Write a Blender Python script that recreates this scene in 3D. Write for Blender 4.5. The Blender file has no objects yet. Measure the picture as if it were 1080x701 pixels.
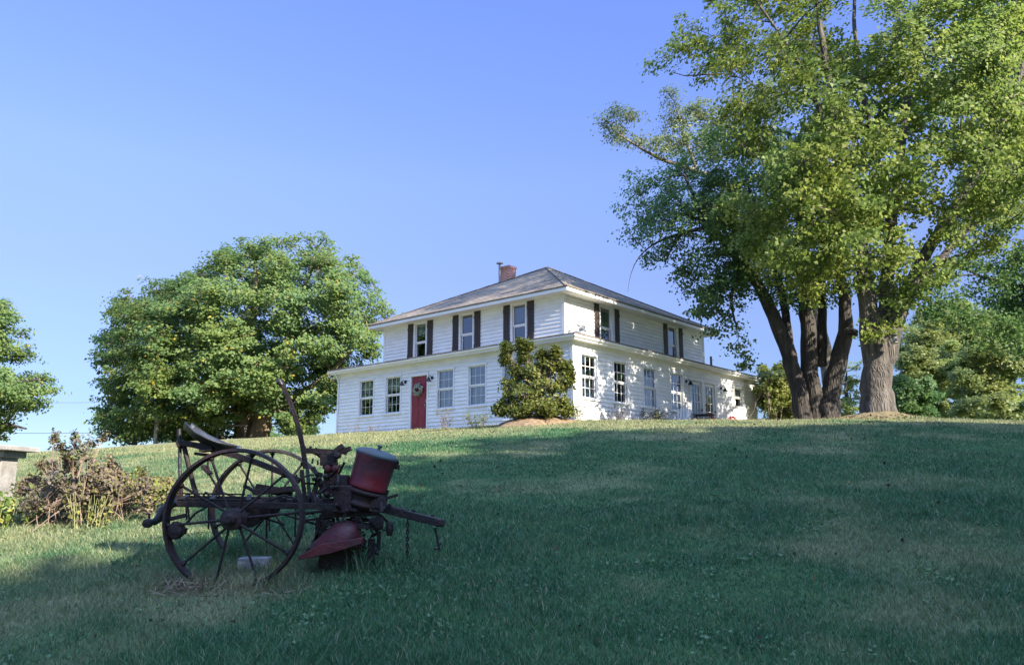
import bpy, math, random
import numpy as np
from mathutils import Vector, Matrix

rng = np.random.default_rng(11)
random.seed(11)
S = bpy.context.scene
COL = S.collection
RAD = math.radians

# ------------------------------------------------------------------ camera
FPX, PCX, PCY, HOR = 860.0, 540.0, 350.5, 518.0
TH = math.atan((HOR - PCY) / FPX)
EYE = np.array([0, 0, 1.6])
FW = np.array([0, math.cos(TH), math.sin(TH)])
UP = np.array([0, -math.sin(TH), math.cos(TH)])
RT = np.array([1.0, 0, 0])
cam = bpy.data.cameras.new('camera')
cam.sensor_width = 36
cam.lens = FPX / 1080 * 36
cam.clip_end = 3000
cam.clip_start = 0.05
co = bpy.data.objects.new('camera', cam)
COL.objects.link(co)
co.location = EYE
co.rotation_euler = (math.pi / 2 + TH, 0, 0)
S.camera = co


def at(px, py, y):
    """the point at distance y in front of the viewer seen in direction px, py"""
    r = FW + RT * (px - PCX) / FPX - UP * (py - PCY) / FPX
    return EYE + r * (y / r[1])


# ------------------------------------------------------------------ light
SKY_TINT = [(0, (.19, .25, .33)), (.09, (.21, .235, .34)), (.25, (.37, .345, .47)), (.36, (.48, .46, .62)), (.56, (.51, .53, .84)), (.72, (2.0, 1.9, 2.0)), (1, (3.6, 3.4, 3.2))]  # top of the dome, out of view, brightened as added fill for the shade
SUNV = np.array([.727, -.687, 0])
SUN_EL = RAD(31)
sd = np.array([SUNV[0] * math.cos(SUN_EL), SUNV[1] * math.cos(SUN_EL), math.sin(SUN_EL)])
sl = bpy.data.lights.new('sun', 'SUN')
sl.energy = 4.8
sl.angle = RAD(.55)
sl.color = (1, .90, .74)
so = bpy.data.objects.new('sun', sl)
COL.objects.link(so)
so.rotation_euler = Vector(sd).to_track_quat('Z', 'Y').to_euler()
so.location = (30, -25, 40)
W = bpy.data.worlds.new('World')
S.world = W
W.use_nodes = True
nt = W.node_tree
sky = nt.nodes.new('ShaderNodeTexSky')
sky.sky_type = 'NISHITA'
sky.sun_disc = False
sky.sun_elevation = SUN_EL
sky.sun_rotation = math.atan2(SUNV[0], SUNV[1])
sky.altitude = 200
sky.air_density = 1.0
sky.dust_density = .35
sky.ozone_density = 1.6
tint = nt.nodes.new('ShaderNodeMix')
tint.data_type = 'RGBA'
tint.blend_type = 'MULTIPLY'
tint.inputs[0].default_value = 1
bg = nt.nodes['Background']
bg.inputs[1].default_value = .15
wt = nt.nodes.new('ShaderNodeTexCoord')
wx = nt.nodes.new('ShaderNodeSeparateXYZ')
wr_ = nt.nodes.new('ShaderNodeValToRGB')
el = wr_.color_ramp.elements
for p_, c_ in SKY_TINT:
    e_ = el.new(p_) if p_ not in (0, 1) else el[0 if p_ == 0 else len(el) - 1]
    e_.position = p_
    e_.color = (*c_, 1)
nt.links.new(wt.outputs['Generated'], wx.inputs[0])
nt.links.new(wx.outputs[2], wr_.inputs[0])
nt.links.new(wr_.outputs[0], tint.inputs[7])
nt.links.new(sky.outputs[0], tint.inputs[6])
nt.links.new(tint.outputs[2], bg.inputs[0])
S.view_settings.view_transform = 'Standard'
S.view_settings.look = 'None'
S.view_settings.exposure = 1.6
S.view_settings.gamma = 1
S.cycles.max_bounces = 8
S.cycles.transparent_max_bounces = 8
S.cycles.use_denoising = True
try:
    S.cycles.denoiser = 'OPENIMAGEDENOISE'
    S.cycles.denoising_input_passes = 'RGB_ALBEDO_NORMAL'
    S.cycles.denoising_prefilter = 'ACCURATE'
except Exception:
    pass
S.cycles.use_adaptive_sampling = False
S.cycles.adaptive_threshold = .01


# ------------------------------------------------------------------ materials
def newmat(name):
    m = bpy.data.materials.new(name)
    m.use_nodes = True
    return m, m.node_tree, m.node_tree.nodes['Principled BSDF']


def ramp(nt, stops):
    r = nt.nodes.new('ShaderNodeValToRGB')
    e = r.color_ramp.elements
    while len(e) < len(stops):
        e.new(.5)
    for k, (p, c) in zip(e, stops):
        k.position = p
        k.color = (*c, 1)
    return r


def mat(name, c1, c2=None, scale=4, rough=.6, metal=0, bump=0, bscale=None, detail=6, spec=.5, lo=.35, hi=.65, stretch=None):
    m, nt, b = newmat(name)
    b.inputs['Roughness'].default_value = rough
    b.inputs['Metallic'].default_value = metal
    b.inputs['Specular IOR Level'].default_value = spec
    b.inputs['Base Color'].default_value = (*c1, 1)
    tc = nt.nodes.new('ShaderNodeTexCoord')
    src = tc.outputs['Object']
    if stretch:
        mp = nt.nodes.new('ShaderNodeMapping')
        mp.inputs['Scale'].default_value = stretch
        nt.links.new(src, mp.inputs[0])
        src = mp.outputs[0]
    if c2:
        n = nt.nodes.new('ShaderNodeTexNoise')
        n.inputs['Scale'].default_value = scale
        n.inputs['Detail'].default_value = detail
        nt.links.new(src, n.inputs[0])
        r = ramp(nt, [(lo, c1), (hi, c2)])
        nt.links.new(n.outputs[0], r.inputs[0])
        nt.links.new(r.outputs[0], b.inputs['Base Color'])
    if bump:
        n2 = nt.nodes.new('ShaderNodeTexNoise')
        n2.inputs['Scale'].default_value = bscale or scale * 4
        n2.inputs['Detail'].default_value = 8
        nt.links.new(src, n2.inputs[0])
        bp = nt.nodes.new('ShaderNodeBump')
        bp.inputs['Strength'].default_value = bump
        bp.inputs['Distance'].default_value = .02
        nt.links.new(n2.outputs[0], bp.inputs['Height'])
        nt.links.new(bp.outputs[0], b.inputs['Normal'])
    return m


def leafmat(name, stops, trans=.35, rough=.45, spec=.4, hue_scale=.35, hue_c=(1.10, 1.04, .82)):
    """each leaf has its own shade of green; neighbouring boughs drift in hue"""
    m, nt, b = newmat(name)
    g = nt.nodes.new('ShaderNodeNewGeometry')
    r = ramp(nt, stops)
    nt.links.new(g.outputs['Random Per Island'], r.inputs[0])
    n = nt.nodes.new('ShaderNodeTexNoise')
    n.inputs['Scale'].default_value = hue_scale
    n.inputs['Detail'].default_value = 3
    nt.links.new(g.outputs['Position'], n.inputs[0])
    r2 = ramp(nt, [(.38, (.85, .95, 1.0)), (.62, hue_c)])
    nt.links.new(n.outputs[0], r2.inputs[0])
    mx = nt.nodes.new('ShaderNodeMix')
    mx.data_type = 'RGBA'
    mx.blend_type = 'MULTIPLY'
    mx.inputs[0].default_value = 1
    nt.links.new(r.outputs[0], mx.inputs[6])
    nt.links.new(r2.outputs[0], mx.inputs[7])
    nt.links.new(mx.outputs[2], b.inputs['Base Color'])
    b.inputs['Roughness'].default_value = rough
    b.inputs['Specular IOR Level'].default_value = spec
    t = nt.nodes.new('ShaderNodeBsdfTranslucent')
    nt.links.new(mx.outputs[2], t.inputs[0])
    ms = nt.nodes.new('ShaderNodeMixShader')
    ms.inputs[0].default_value = trans
    out = nt.nodes['Material Output']
    nt.links.new(b.outputs[0], ms.inputs[1])
    nt.links.new(t.outputs[0], ms.inputs[2])
    nt.links.new(ms.outputs[0], out.inputs[0])
    return m


def barkmat(name, c1, c2, scale=5):
    m, nt, b = newmat(name)
    tc = nt.nodes.new('ShaderNodeTexCoord')
    mp = nt.nodes.new('ShaderNodeMapping')
    mp.inputs['Scale'].default_value = (1, 1, .16)
    nt.links.new(tc.outputs['Object'], mp.inputs[0])
    n = nt.nodes.new('ShaderNodeTexNoise')
    n.inputs['Scale'].default_value = scale
    n.inputs['Detail'].default_value = 10
    n.inputs['Roughness'].default_value = .65
    nt.links.new(mp.outputs[0], n.inputs[0])
    v = nt.nodes.new('ShaderNodeTexVoronoi')
    v.feature = 'DISTANCE_TO_EDGE'
    v.inputs['Scale'].default_value = scale * 2.2
    nt.links.new(mp.outputs[0], v.inputs[0])
    r = ramp(nt, [(.33, c1), (.66, c2)])
    nt.links.new(n.outputs[0], r.inputs[0])
    nt.links.new(r.outputs[0], b.inputs['Base Color'])
    ad = nt.nodes.new('ShaderNodeMath')
    ad.operation = 'ADD'
    nt.links.new(n.outputs[0], ad.inputs[0])
    nt.links.new(v.outputs[0], ad.inputs[1])
    bp = nt.nodes.new('ShaderNodeBump')
    bp.inputs['Strength'].default_value = 1
    bp.inputs['Distance'].default_value = .09
    nt.links.new(ad.outputs[0], bp.inputs['Height'])
    nt.links.new(bp.outputs[0], b.inputs['Normal'])
    b.inputs['Roughness'].default_value = .9
    b.inputs['Specular IOR Level'].default_value = .2
    return m


def lawn_nodes(nt, green1, green2, dry_lit1, dry_lit2):
    """the colour of the turf over the place: green with dry tan patches, painted paler where sun falls"""
    g = nt.nodes.new('ShaderNodeNewGeometry')
    n1 = nt.nodes.new('ShaderNodeTexNoise')
    n1.inputs['Scale'].default_value = .42
    n1.inputs['Detail'].default_value = 7
    n1.inputs['Roughness'].default_value = .62
    nt.links.new(g.outputs['Position'], n1.inputs[0])
    n2 = nt.nodes.new('ShaderNodeTexNoise')
    n2.inputs['Scale'].default_value = 2.6
    n2.inputs['Detail'].default_value = 6
    nt.links.new(g.outputs['Position'], n2.inputs[0])
    rg = ramp(nt, [(.3, green1), (.7, green2)])
    nt.links.new(n2.outputs[0], rg.inputs[0])
    rd = ramp(nt, [(.3, dry_lit1), (.7, dry_lit2)])
    nt.links.new(n2.outputs[0], rd.inputs[0])
    # dry turf near the crest; its sunlit strip is painted in as paler colour
    sx = nt.nodes.new('ShaderNodeSeparateXYZ')
    nt.links.new(g.outputs['Position'], sx.inputs[0])
    mr = nt.nodes.new('ShaderNodeMapRange')
    mr.inputs[1].default_value = 2.2
    mr.inputs[2].default_value = 3.8
    mr.inputs[3].default_value = -.06
    mr.inputs[4].default_value = .20
    nt.links.new(sx.outputs[2], mr.inputs[0])
    ad = nt.nodes.new('ShaderNodeMath')
    ad.operation = 'ADD'
    nt.links.new(n1.outputs[0], ad.inputs[0])
    nt.links.new(mr.outputs[0], ad.inputs[1])
    mrx = nt.nodes.new('ShaderNodeMapRange')  # left lawn coloured paler to stand for the sunlight there
    mrx.inputs[1].default_value = -2.5
    mrx.inputs[2].default_value = -5.5
    mrx.inputs[3].default_value = 0
    mrx.inputs[4].default_value = .13
    nt.links.new(sx.outputs[0], mrx.inputs[0])
    ad2 = nt.nodes.new('ShaderNodeMath')
    ad2.operation = 'ADD'
    nt.links.new(ad.outputs[0], ad2.inputs[0])
    nt.links.new(mrx.outputs[0], ad2.inputs[1])
    rf = ramp(nt, [(.45, (0, 0, 0)), (.66, (1, 1, 1))])
    nt.links.new(ad2.outputs[0], rf.inputs[0])
    mx = nt.nodes.new('ShaderNodeMix')
    mx.data_type = 'RGBA'
    nt.links.new(rf.outputs[0], mx.inputs[0])
    nt.links.new(rg.outputs[0], mx.inputs[6])
    nt.links.new(rd.outputs[0], mx.inputs[7])
    return mx.outputs[2], n2


M = {}
m, nt, b = newmat('turf_soil')
c, n2 = lawn_nodes(nt, (.036, .085, .034), (.062, .12, .043), (.16, .165, .085), (.23, .22, .125))
nt.links.new(c, b.inputs['Base Color'])
b.inputs['Roughness'].default_value = 1
b.inputs['Specular IOR Level'].default_value = .1
nb = nt.nodes.new('ShaderNodeTexNoise')
nb.inputs['Scale'].default_value = 28
nb.inputs['Detail'].default_value = 8
gg = nt.nodes.new('ShaderNodeNewGeometry')
nt.links.new(gg.outputs['Position'], nb.inputs[0])
bp = nt.nodes.new('ShaderNodeBump')
bp.inputs['Strength'].default_value = .8
bp.inputs['Distance'].default_value = .04
nt.links.new(nb.outputs[0], bp.inputs['Height'])
nt.links.new(bp.outputs[0], b.inputs['Normal'])
M['turf'] = m

m, nt, b = newmat('grass_blade')
c, n2 = lawn_nodes(nt, (.036, .124, .056), (.072, .176, .074), (.20, .235, .11), (.285, .30, .165))
g = nt.nodes.new('ShaderNodeNewGeometry')
r = ramp(nt, [(0, (.62, .68, .75)), (.70, (1.15, 1.08, 1.0)), (1, (1.2, 1.1, .9))])
nt.links.new(g.outputs['Random Per Island'], r.inputs[0])
mx = nt.nodes.new('ShaderNodeMix')
mx.data_type = 'RGBA'
mx.blend_type = 'MULTIPLY'
mx.inputs[0].default_value = 1
nt.links.new(c, mx.inputs[6])
nt.links.new(r.outputs[0], mx.inputs[7])
wn = nt.nodes.new('ShaderNodeTexWhiteNoise')
wn.noise_dimensions = '1D'
nt.links.new(g.outputs['Random Per Island'], wn.inputs['W'])
rs_ = ramp(nt, [(.0, (0, 0, 0)), (.90, (0, 0, 0)), (.92, (.7, .7, .7)), (1, (1, 1, 1))])
nt.links.new(wn.outputs['Value'], rs_.inputs[0])
mx2 = nt.nodes.new('ShaderNodeMix')
mx2.data_type = 'RGBA'
nt.links.new(rs_.outputs[0], mx2.inputs[0])
nt.links.new(mx.outputs[2], mx2.inputs[6])
mx2.inputs[7].default_value = (.30, .265, .16, 1)
mx = mx2
nt.links.new(mx.outputs[2], b.inputs['Base Color'])
b.inputs['Roughness'].default_value = .5
b.inputs['Specular IOR Level'].default_value = .35
t = nt.nodes.new('ShaderNodeBsdfTranslucent')
nt.links.new(mx.outputs[2], t.inputs[0])
ms = nt.nodes.new('ShaderNodeMixShader')
ms.inputs[0].default_value = .3
nt.links.new(b.outputs[0], ms.inputs[1])
nt.links.new(t.outputs[0], ms.inputs[2])
nt.links.new(ms.outputs[0], nt.nodes['Material Output'].inputs[0])
M['grass'] = m

M['siding'] = mat('white_vinyl', (.73, .73, .725), (.84, .84, .835), 1.6, .5, 0, .05, 14, stretch=(1, 1, 3))
M['trim'] = mat('white_trim', (.74, .74, .74), (.80, .80, .79), 3, .45)
M['soffit'] = mat('soffit', (.70, .69, .63), (.76, .75, .70), 3, .6)
M['shutter'] = mat('shutter_wood', (.022, .016, .016), (.05, .034, .030), 5, .55, 0, .3, 20, stretch=(6, 6, 1))
M['reddoor'] = mat('red_paint', (.20, .016, .030), (.24, .022, .038), 3, .4)
M['black'] = mat('black_metal', (.012, .012, .012), (.03, .03, .03), 8, .4, .3)
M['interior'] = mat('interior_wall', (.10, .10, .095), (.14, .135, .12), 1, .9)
M['blind'] = mat('blind', (.30, .36, .33), (.36, .41, .38), 2, .8, 0, .4, 3, stretch=(.3, .3, 14))
M['sheer'] = mat('sheer_curtain', (.13, .15, .17), (.22, .24, .26), 2, .9, 0, .6, 4, stretch=(8, 8, .3))
M['sky_panel'] = mat('sky_reflection_panel', (.25, .29, .33), (.34, .38, .42), 2, .9, 0, .6, 4, stretch=(8, 8, .3))  # blue-grey sheet imitating sky mirrored in the front panes
M['metal'] = mat('grey_metal', (.20, .20, .20), (.32, .31, .30), 6, .5, .5)
M['concrete'] = mat('concrete', (.20, .19, .175), (.34, .325, .30), 5, .9, 0, .5, 30)
M['block'] = mat('pale_block', (.20, .215, .22), (.30, .315, .31), 8, .9, 0, .5, 40)
M['mulch'] = mat('dry_mulch', (.13, .09, .055), (.26, .185, .11), 9, 1, 0, 1, 40)
M['rootsoil'] = mat('root_soil', (.10, .085, .045), (.21, .165, .09), 6, 1, 0, 1, 30)
M['bark'] = barkmat('grey_bark', (.050, .044, .040), (.16, .145, .13), 6)
M['darkbark'] = barkmat('dark_bark', (.035, .031, .030), (.10, .09, .083), 6)
M['tanbark'] = barkmat('tan_bark', (.13, .095, .06), (.33, .26, .17), 4)
M['twig'] = mat('twig', (.10, .08, .065), (.22, .19, .16), 6, .9)
M['deadstem'] = mat('dead_stem', (.15, .10, .08), (.26, .19, .14), 6, .9)
M['palestem'] = mat('pale_green_stem', (.13, .15, .05), (.24, .22, .10), 6, .7)
M['power'] = mat('wire', (.03, .03, .03), rough=.6)
M['post'] = mat('weathered_wood', (.075, .065, .06), (.15, .13, .115), 5, .9, 0, .5, 20, stretch=(4, 4, .5))
M['palepost'] = mat('bare_wood', (.26, .24, .21), (.36, .33, .29), 5, .9, 0, .5, 20, stretch=(4, 4, .5))
M['chairred'] = mat('red_metal', (.36, .02, .045), (.42, .035, .06), 4, .35)
M['white'] = mat('white_paint', (.72, .72, .72), (.80, .80, .80), 5, .5)
M['redrust'] = mat('faded_red_paint', (.085, .007, .013), (.024, .009, .010), 6, .5, 0, .35, 24, lo=.40, hi=.66)
M['canpaint'] = mat('can_paint', (.16, .014, .026), (.060, .020, .032), 4, .42, .1, .2, 30, lo=.38, hi=.66)
M['canlid'] = mat('lid_metal', (.050, .075, .080), (.07, .040, .040), 5, .6, 0, .2, 30, lo=.45, hi=.7)
M['rust'] = mat('dark_rust', (.009, .007, .007), (.026, .014, .012), 7, .7, .15, .6, 30)
M['rustred'] = mat('rust_red', (.011, .008, .008), (.030, .012, .012), 8, .65, .1, .5, 30)
M['steel'] = mat('worn_steel', (.06, .07, .085), (.03, .028, .028), 6, .4, .6, .2, 30)
M['lamp'] = M['black']
M['wreath'] = leafmat('wreath_leaf', [(0, (.22, .26, .20)), (.5, (.45, .48, .42)), (.8, (.65, .65, .60)), (1, (.12, .15, .09))], .2)

m, nt, b = newmat('window_glass')
gl = nt.nodes.new('ShaderNodeBsdfGlossy')
gl.inputs['Roughness'].default_value = .015
gl.inputs[0].default_value = (.92, .96, 1, 1)
tr = nt.nodes.new('ShaderNodeBsdfTransparent')
tr.inputs[0].default_value = (.80, .84, .84, 1)
fr = nt.nodes.new('ShaderNodeFresnel')
fr.inputs[0].default_value = 1.5
ma = nt.nodes.new('ShaderNodeMath')
ma.operation = 'MULTIPLY_ADD'
ma.inputs[1].default_value = 1.2
ma.inputs[2].default_value = .13
nt.links.new(fr.outputs[0], ma.inputs[0])
ms = nt.nodes.new('ShaderNodeMixShader')
nt.links.new(ma.outputs[0], ms.inputs[0])
nt.links.new(tr.outputs[0], ms.inputs[1])
nt.links.new(gl.outputs[0], ms.inputs[2])
nz = nt.nodes.new('ShaderNodeTexNoise')
nz.inputs['Scale'].default_value = 1.4
tc = nt.nodes.new('ShaderNodeTexCoord')
nt.links.new(tc.outputs['Object'], nz.inputs[0])
bp = nt.nodes.new('ShaderNodeBump')
bp.inputs['Strength'].default_value = .25
bp.inputs['Distance'].default_value = .012
nt.links.new(nz.outputs[0], bp.inputs['Height'])
nt.links.new(bp.outputs[0], gl.inputs['Normal'])
nt.links.new(ms.outputs[0], nt.nodes['Material Output'].inputs[0])
M['glass'] = m


def tilemat(name, c1, c2, mortar, scale, rw, rh, msize, bump, rough=.9, vec='UV', rot=None):
    m, nt, b = newmat(name)
    tc = nt.nodes.new('ShaderNodeTexCoord')
    br = nt.nodes.new('ShaderNodeTexBrick')
    br.inputs['Scale'].default_value = scale
    br.inputs['Brick Width'].default_value = rw
    br.inputs['Row Height'].default_value = rh
    br.inputs['Mortar Size'].default_value = msize
    br.inputs['Color1'].default_value = (*c1, 1)
    br.inputs['Color2'].default_value = (*c2, 1)
    br.inputs['Mortar'].default_value = (*mortar, 1)
    nt.links.new(tc.outputs[vec], br.inputs[0])
    n = nt.nodes.new('ShaderNodeTexNoise')
    n.inputs['Scale'].default_value = .9
    n.inputs['Detail'].default_value = 9
    nt.links.new(tc.outputs['Object'], n.inputs[0])
    r = ramp(nt, [(.3, (.72, .72, .74)), (.7, (1.2, 1.18, 1.14))])
    nt.links.new(n.outputs[0], r.inputs[0])
    mx = nt.nodes.new('ShaderNodeMix')
    mx.data_type = 'RGBA'
    mx.blend_type = 'MULTIPLY'
    mx.inputs[0].default_value = 1
    nt.links.new(br.outputs[0], mx.inputs[6])
    nt.links.new(r.outputs[0], mx.inputs[7])
    nt.links.new(mx.outputs[2], b.inputs['Base Color'])
    bp = nt.nodes.new('ShaderNodeBump')
    bp.inputs['Strength'].default_value = bump
    bp.inputs['Distance'].default_value = .02
    bp.invert = True
    nt.links.new(br.outputs['Fac'], bp.inputs['Height'])
    nt.links.new(bp.outputs[0], b.inputs['Normal'])
    b.inputs['Roughness'].default_value = rough
    b.inputs['Specular IOR Level'].default_value = .08
    return m


M['shingle'] = tilemat('grey_shingle', (.175, .15, .125), (.25, .215, .18), (.10, .088, .076), 1, .34, .15, .012, .8)
M['brick'] = tilemat('red_brick', (.46, .085, .06), (.58, .17, .11), (.55, .48, .43), 1, .21, .075, .014, .6, vec='UV')

LEAF = {
    'maple': leafmat('maple_leaf', [(0, (.13, .195, .042)), (.45, (.19, .255, .056)), (.85, (.245, .30, .080)), (1, (.33, .35, .14))], .56, .5, .3),
    'deep': leafmat('deep_leaf', [(0, (.085, .165, .058)), (.6, (.12, .205, .070)), (1, (.165, .25, .09))], .55, .5, .3),
    'pale': leafmat('pale_leaf', [(0, (.13, .18, .08)), (.6, (.18, .23, .11)), (1, (.24, .27, .15))], .45),
    'round': leafmat('round_leaf', [(0, (.125, .21, .070)), (.5, (.175, .26, .090)), (.975, (.22, .295, .115)), (.984, (.46, .36, .05)), (1, (.50, .34, .05))], .55, .5, .3),
    'lime': leafmat('lime_leaf', [(0, (.18, .23, .07)), (.6, (.26, .31, .105)), (1, (.33, .36, .15))], .6),
    'bush': leafmat('glossy_leaf', [(0, (.065, .10, .025)), (.6, (.13, .16, .045)), (.9, (.20, .21, .07)), (1, (.27, .24, .11))], .38, .55, .2),
    'dead': leafmat('dry_leaf', [(0, (.080, .066, .056)), (.5, (.155, .128, .105)), (.74, (.215, .18, .14)), (.80, (.13, .15, .05)), (1, (.17, .18, .06))], .2, .8, .2, 1.5, (1.1, 1.0, .85)),
    'mixed': leafmat('mixed_leaf', [(0, (.12, .10, .06)), (.35, (.22, .17, .09)), (.6, (.13, .15, .04)), (1, (.24, .25, .06))], .25, .7, .2, 1.5),
    'weed': leafmat('weed_leaf', [(0, (.07, .13, .02)), (.6, (.15, .20, .03)), (1, (.28, .28, .06))], .3),
    'litter': leafmat('litter_leaf', [(0, (.035, .022, .015)), (.7, (.09, .055, .03)), (1, (.24, .17, .09))], .1, .8, .2),
}


# ------------------------------------------------------------------ mesh helpers
def tag(o, label, cat, group=None, kind=None):
    if label:
        o['label'] = label
    if cat:
        o['category'] = cat
    if group:
        o['group'] = group
    if kind:
        o['kind'] = kind
    return o


def root(name, loc, label, cat, group=None, rz=0):
    o = bpy.data.objects.new(name, None)
    COL.objects.link(o)
    o.location = loc
    o.rotation_euler = (0, 0, rz)
    o.empty_display_size = .3
    return tag(o, label, cat, group)


def wloc(o):
    p = np.zeros(3)
    while o is not None:
        p = p + np.array(o.location)
        o = o.parent
    return p


class MB:
    def __init__(s):
        s.v, s.f, s.uv = [], [], []

    def add(s, vs, fs, uvs=None):
        k = len(s.v)
        s.v += [tuple(map(float, p)) for p in vs]
        s.f += [tuple(i + k for i in f) for f in fs]
        s.uv += uvs if uvs else [None] * len(fs)
        return s

    def frame_box(s, o, ax, ay, az, x0, x1, y0, y1, z0, z1):
        o, ax, ay, az = map(np.array, (o, ax, ay, az))
        vs = [o + ax * x + ay * y + az * z for z in (z0, z1) for y in (y0, y1) for x in (x0, x1)]
        fs = [(0, 2, 3, 1), (4, 5, 7, 6), (0, 1, 5, 4), (2, 6, 7, 3), (0, 4, 6, 2), (1, 3, 7, 5)]
        dx, dy, dz = x1 - x0, y1 - y0, z1 - z0
        def q(a, b):
            return [(0, 0), (a, 0), (a, b), (0, b)]
        uv = [[(0, 0), (0, dy), (dx, dy), (dx, 0)], q(dx, dy), q(dx, dz), [(0, 0), (0, dz), (dx, dz), (dx, 0)], [(0, 0), (0, dz), (dy, dz), (dy, 0)], q(dy, dz)]
        return s.add(vs, fs, uv)

    def box(s, x0, x1, y0, y1, z0, z1):
        return s.frame_box((0, 0, 0), (1, 0, 0), (0, 1, 0), (0, 0, 1), x0, x1, y0, y1, z0, z1)

    def bar(s, a, b, w, h=None, up=(0, 0, 1)):
        a, b = np.array(a, float), np.array(b, float)
        L = np.linalg.norm(b - a)
        d = (b - a) / L
        u = np.array(up, float)
        if abs(d @ u) > .97:
            u = np.array([0, 1.0, 0])
        x = np.cross(d, u)
        x /= np.linalg.norm(x)
        u = np.cross(x, d)
        h = h or w
        return s.frame_box(a, x, u, d, -w / 2, w / 2, -h / 2, h / 2, 0, L)

    def tube(s, pts, rad, n=8, cap=True, jit=0, ridges=0):
        pts = [np.array(p, float) for p in pts]
        if np.isscalar(rad):
            rad = [rad] * len(pts)
        k0 = len(s.v)
        prev = None
        ph = random.random() * 6
        for i, p in enumerate(pts):
            a = pts[max(i - 1, 0)]
            b = pts[min(i + 1, len(pts) - 1)]
            d = b - a
            d /= (np.linalg.norm(d) + 1e-9)
            if prev is None:
                u = np.array([0, 0, 1.0]) if abs(d[2]) < .9 else np.array([1.0, 0, 0])
            else:
                u = prev
            x = u - d * (u @ d)
            x /= (np.linalg.norm(x) + 1e-9)
            prev = x
            y = np.cross(d, x)
            for k in range(n):
                t = 2 * math.pi * k / n
                rr = rad[i] * (1 + jit * (random.random() - .5))
                if ridges:
                    rr *= 1 + ridges * (math.sin(3 * t + ph) * .6 + math.sin(5 * t + ph * 2 + i * .3) * .4)
                s.v.append(tuple(p + (x * math.cos(t) + y * math.sin(t)) * rr))
        for i in range(len(pts) - 1):
            for k in range(n):
                a = k0 + i * n + k
                b = k0 + i * n + (k + 1) % n
                s.f.append((a, b, b + n, a + n))
                s.uv.append(None)
        if cap:
            s.f.append(tuple(k0 + k for k in range(n))[::-1])
            s.f.append(tuple(k0 + (len(pts) - 1) * n + k for k in range(n)))
            s.uv += [None, None]
        return s

    def lathe(s, o, axis, prof, n=24, cap=True):
        """prof: (radius, height) pairs along the axis"""
        o = np.array(o, float)
        a = np.array(axis, float)
        a /= np.linalg.norm(a)
        u = np.array([0, 0, 1.0]) if abs(a[2]) < .9 else np.array([1.0, 0, 0])
        x = np.cross(a, u)
        x /= np.linalg.norm(x)
        y = np.cross(a, x)
        k0 = len(s.v)
        for r, h in prof:
            for k in range(n):
                t = 2 * math.pi * k / n
                s.v.append(tuple(o + a * h + (x * math.cos(t) + y * math.sin(t)) * r))
        for i in range(len(prof) - 1):
            for k in range(n):
                p = k0 + i * n + k
                q = k0 + i * n + (k + 1) % n
                s.f.append((p, q, q + n, p + n))
                s.uv.append(None)
        if cap:
            s.f.append(tuple(k0 + k for k in range(n))[::-1])
            s.f.append(tuple(k0 + (len(prof) - 1) * n + k for k in range(n)))
            s.uv += [None, None]
        return s

    def build(s, name, m, parent=None, smooth=False, bevel=0, origin=None, local=False):
        """link as one mesh; world vertices are stored relative to the parent's place (or to origin)"""
        off = np.zeros(3)
        if parent is not None and not local:
            off = wloc(parent)
        if origin is not None:
            off = np.array(origin, float)
        me = bpy.data.meshes.new(name)
        me.from_pydata([tuple(np.array(v) - off) for v in s.v], [], s.f)
        if any(u is not None for u in s.uv):
            L = me.uv_layers.new()
            i = 0
            for f, u in zip(s.f, s.uv):
                for k in range(len(f)):
                    if u:
                        L.data[i].uv = u[k]
                    i += 1
        if smooth:
            for p in me.polygons:
                p.use_smooth = True
        me.materials.append(m)
        me.update()
        o = bpy.data.objects.new(name, me)
        COL.objects.link(o)
        if parent is not None:
            o.parent = parent
        elif origin is not None:
            o.location = origin
        if smooth:
            try:
                me.set_sharp_from_angle(angle=RAD(50))
            except Exception:
                pass
        if bevel:
            md = o.modifiers.new('bevel', 'BEVEL')
            md.width = bevel
            md.segments = 2
            md.limit_method = 'ANGLE'
        return o


def np_mesh(name, V, Fc, nper, m, parent=None, origin=None, smooth=False):
    """big mesh from arrays, nper vertices to a face"""
    V = np.asarray(V, np.float64)
    off = np.zeros(3)
    if parent is not None:
        off = wloc(parent)
    elif origin is not None:
        off = np.array(origin, float)
    me = bpy.data.meshes.new(name)
    nf = len(Fc)
    me.vertices.add(len(V))
    me.vertices.foreach_set('co', (V - off).astype(np.float32).ravel())
    me.loops.add(nf * nper)
    me.loops.foreach_set('vertex_index', np.asarray(Fc, np.int32).ravel())
    me.polygons.add(nf)
    me.polygons.foreach_set('loop_start', np.arange(0, nf * nper, nper, dtype=np.int32))
    if smooth:
        me.polygons.foreach_set('use_smooth', np.ones(nf, bool))
    me.update(calc_edges=True)
    me.validate()
    me.materials.append(m)
    o = bpy.data.objects.new(name, me)
    COL.objects.link(o)
    if parent is not None:
        o.parent = parent
    elif origin is not None:
        o.location = origin
    return o


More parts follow.
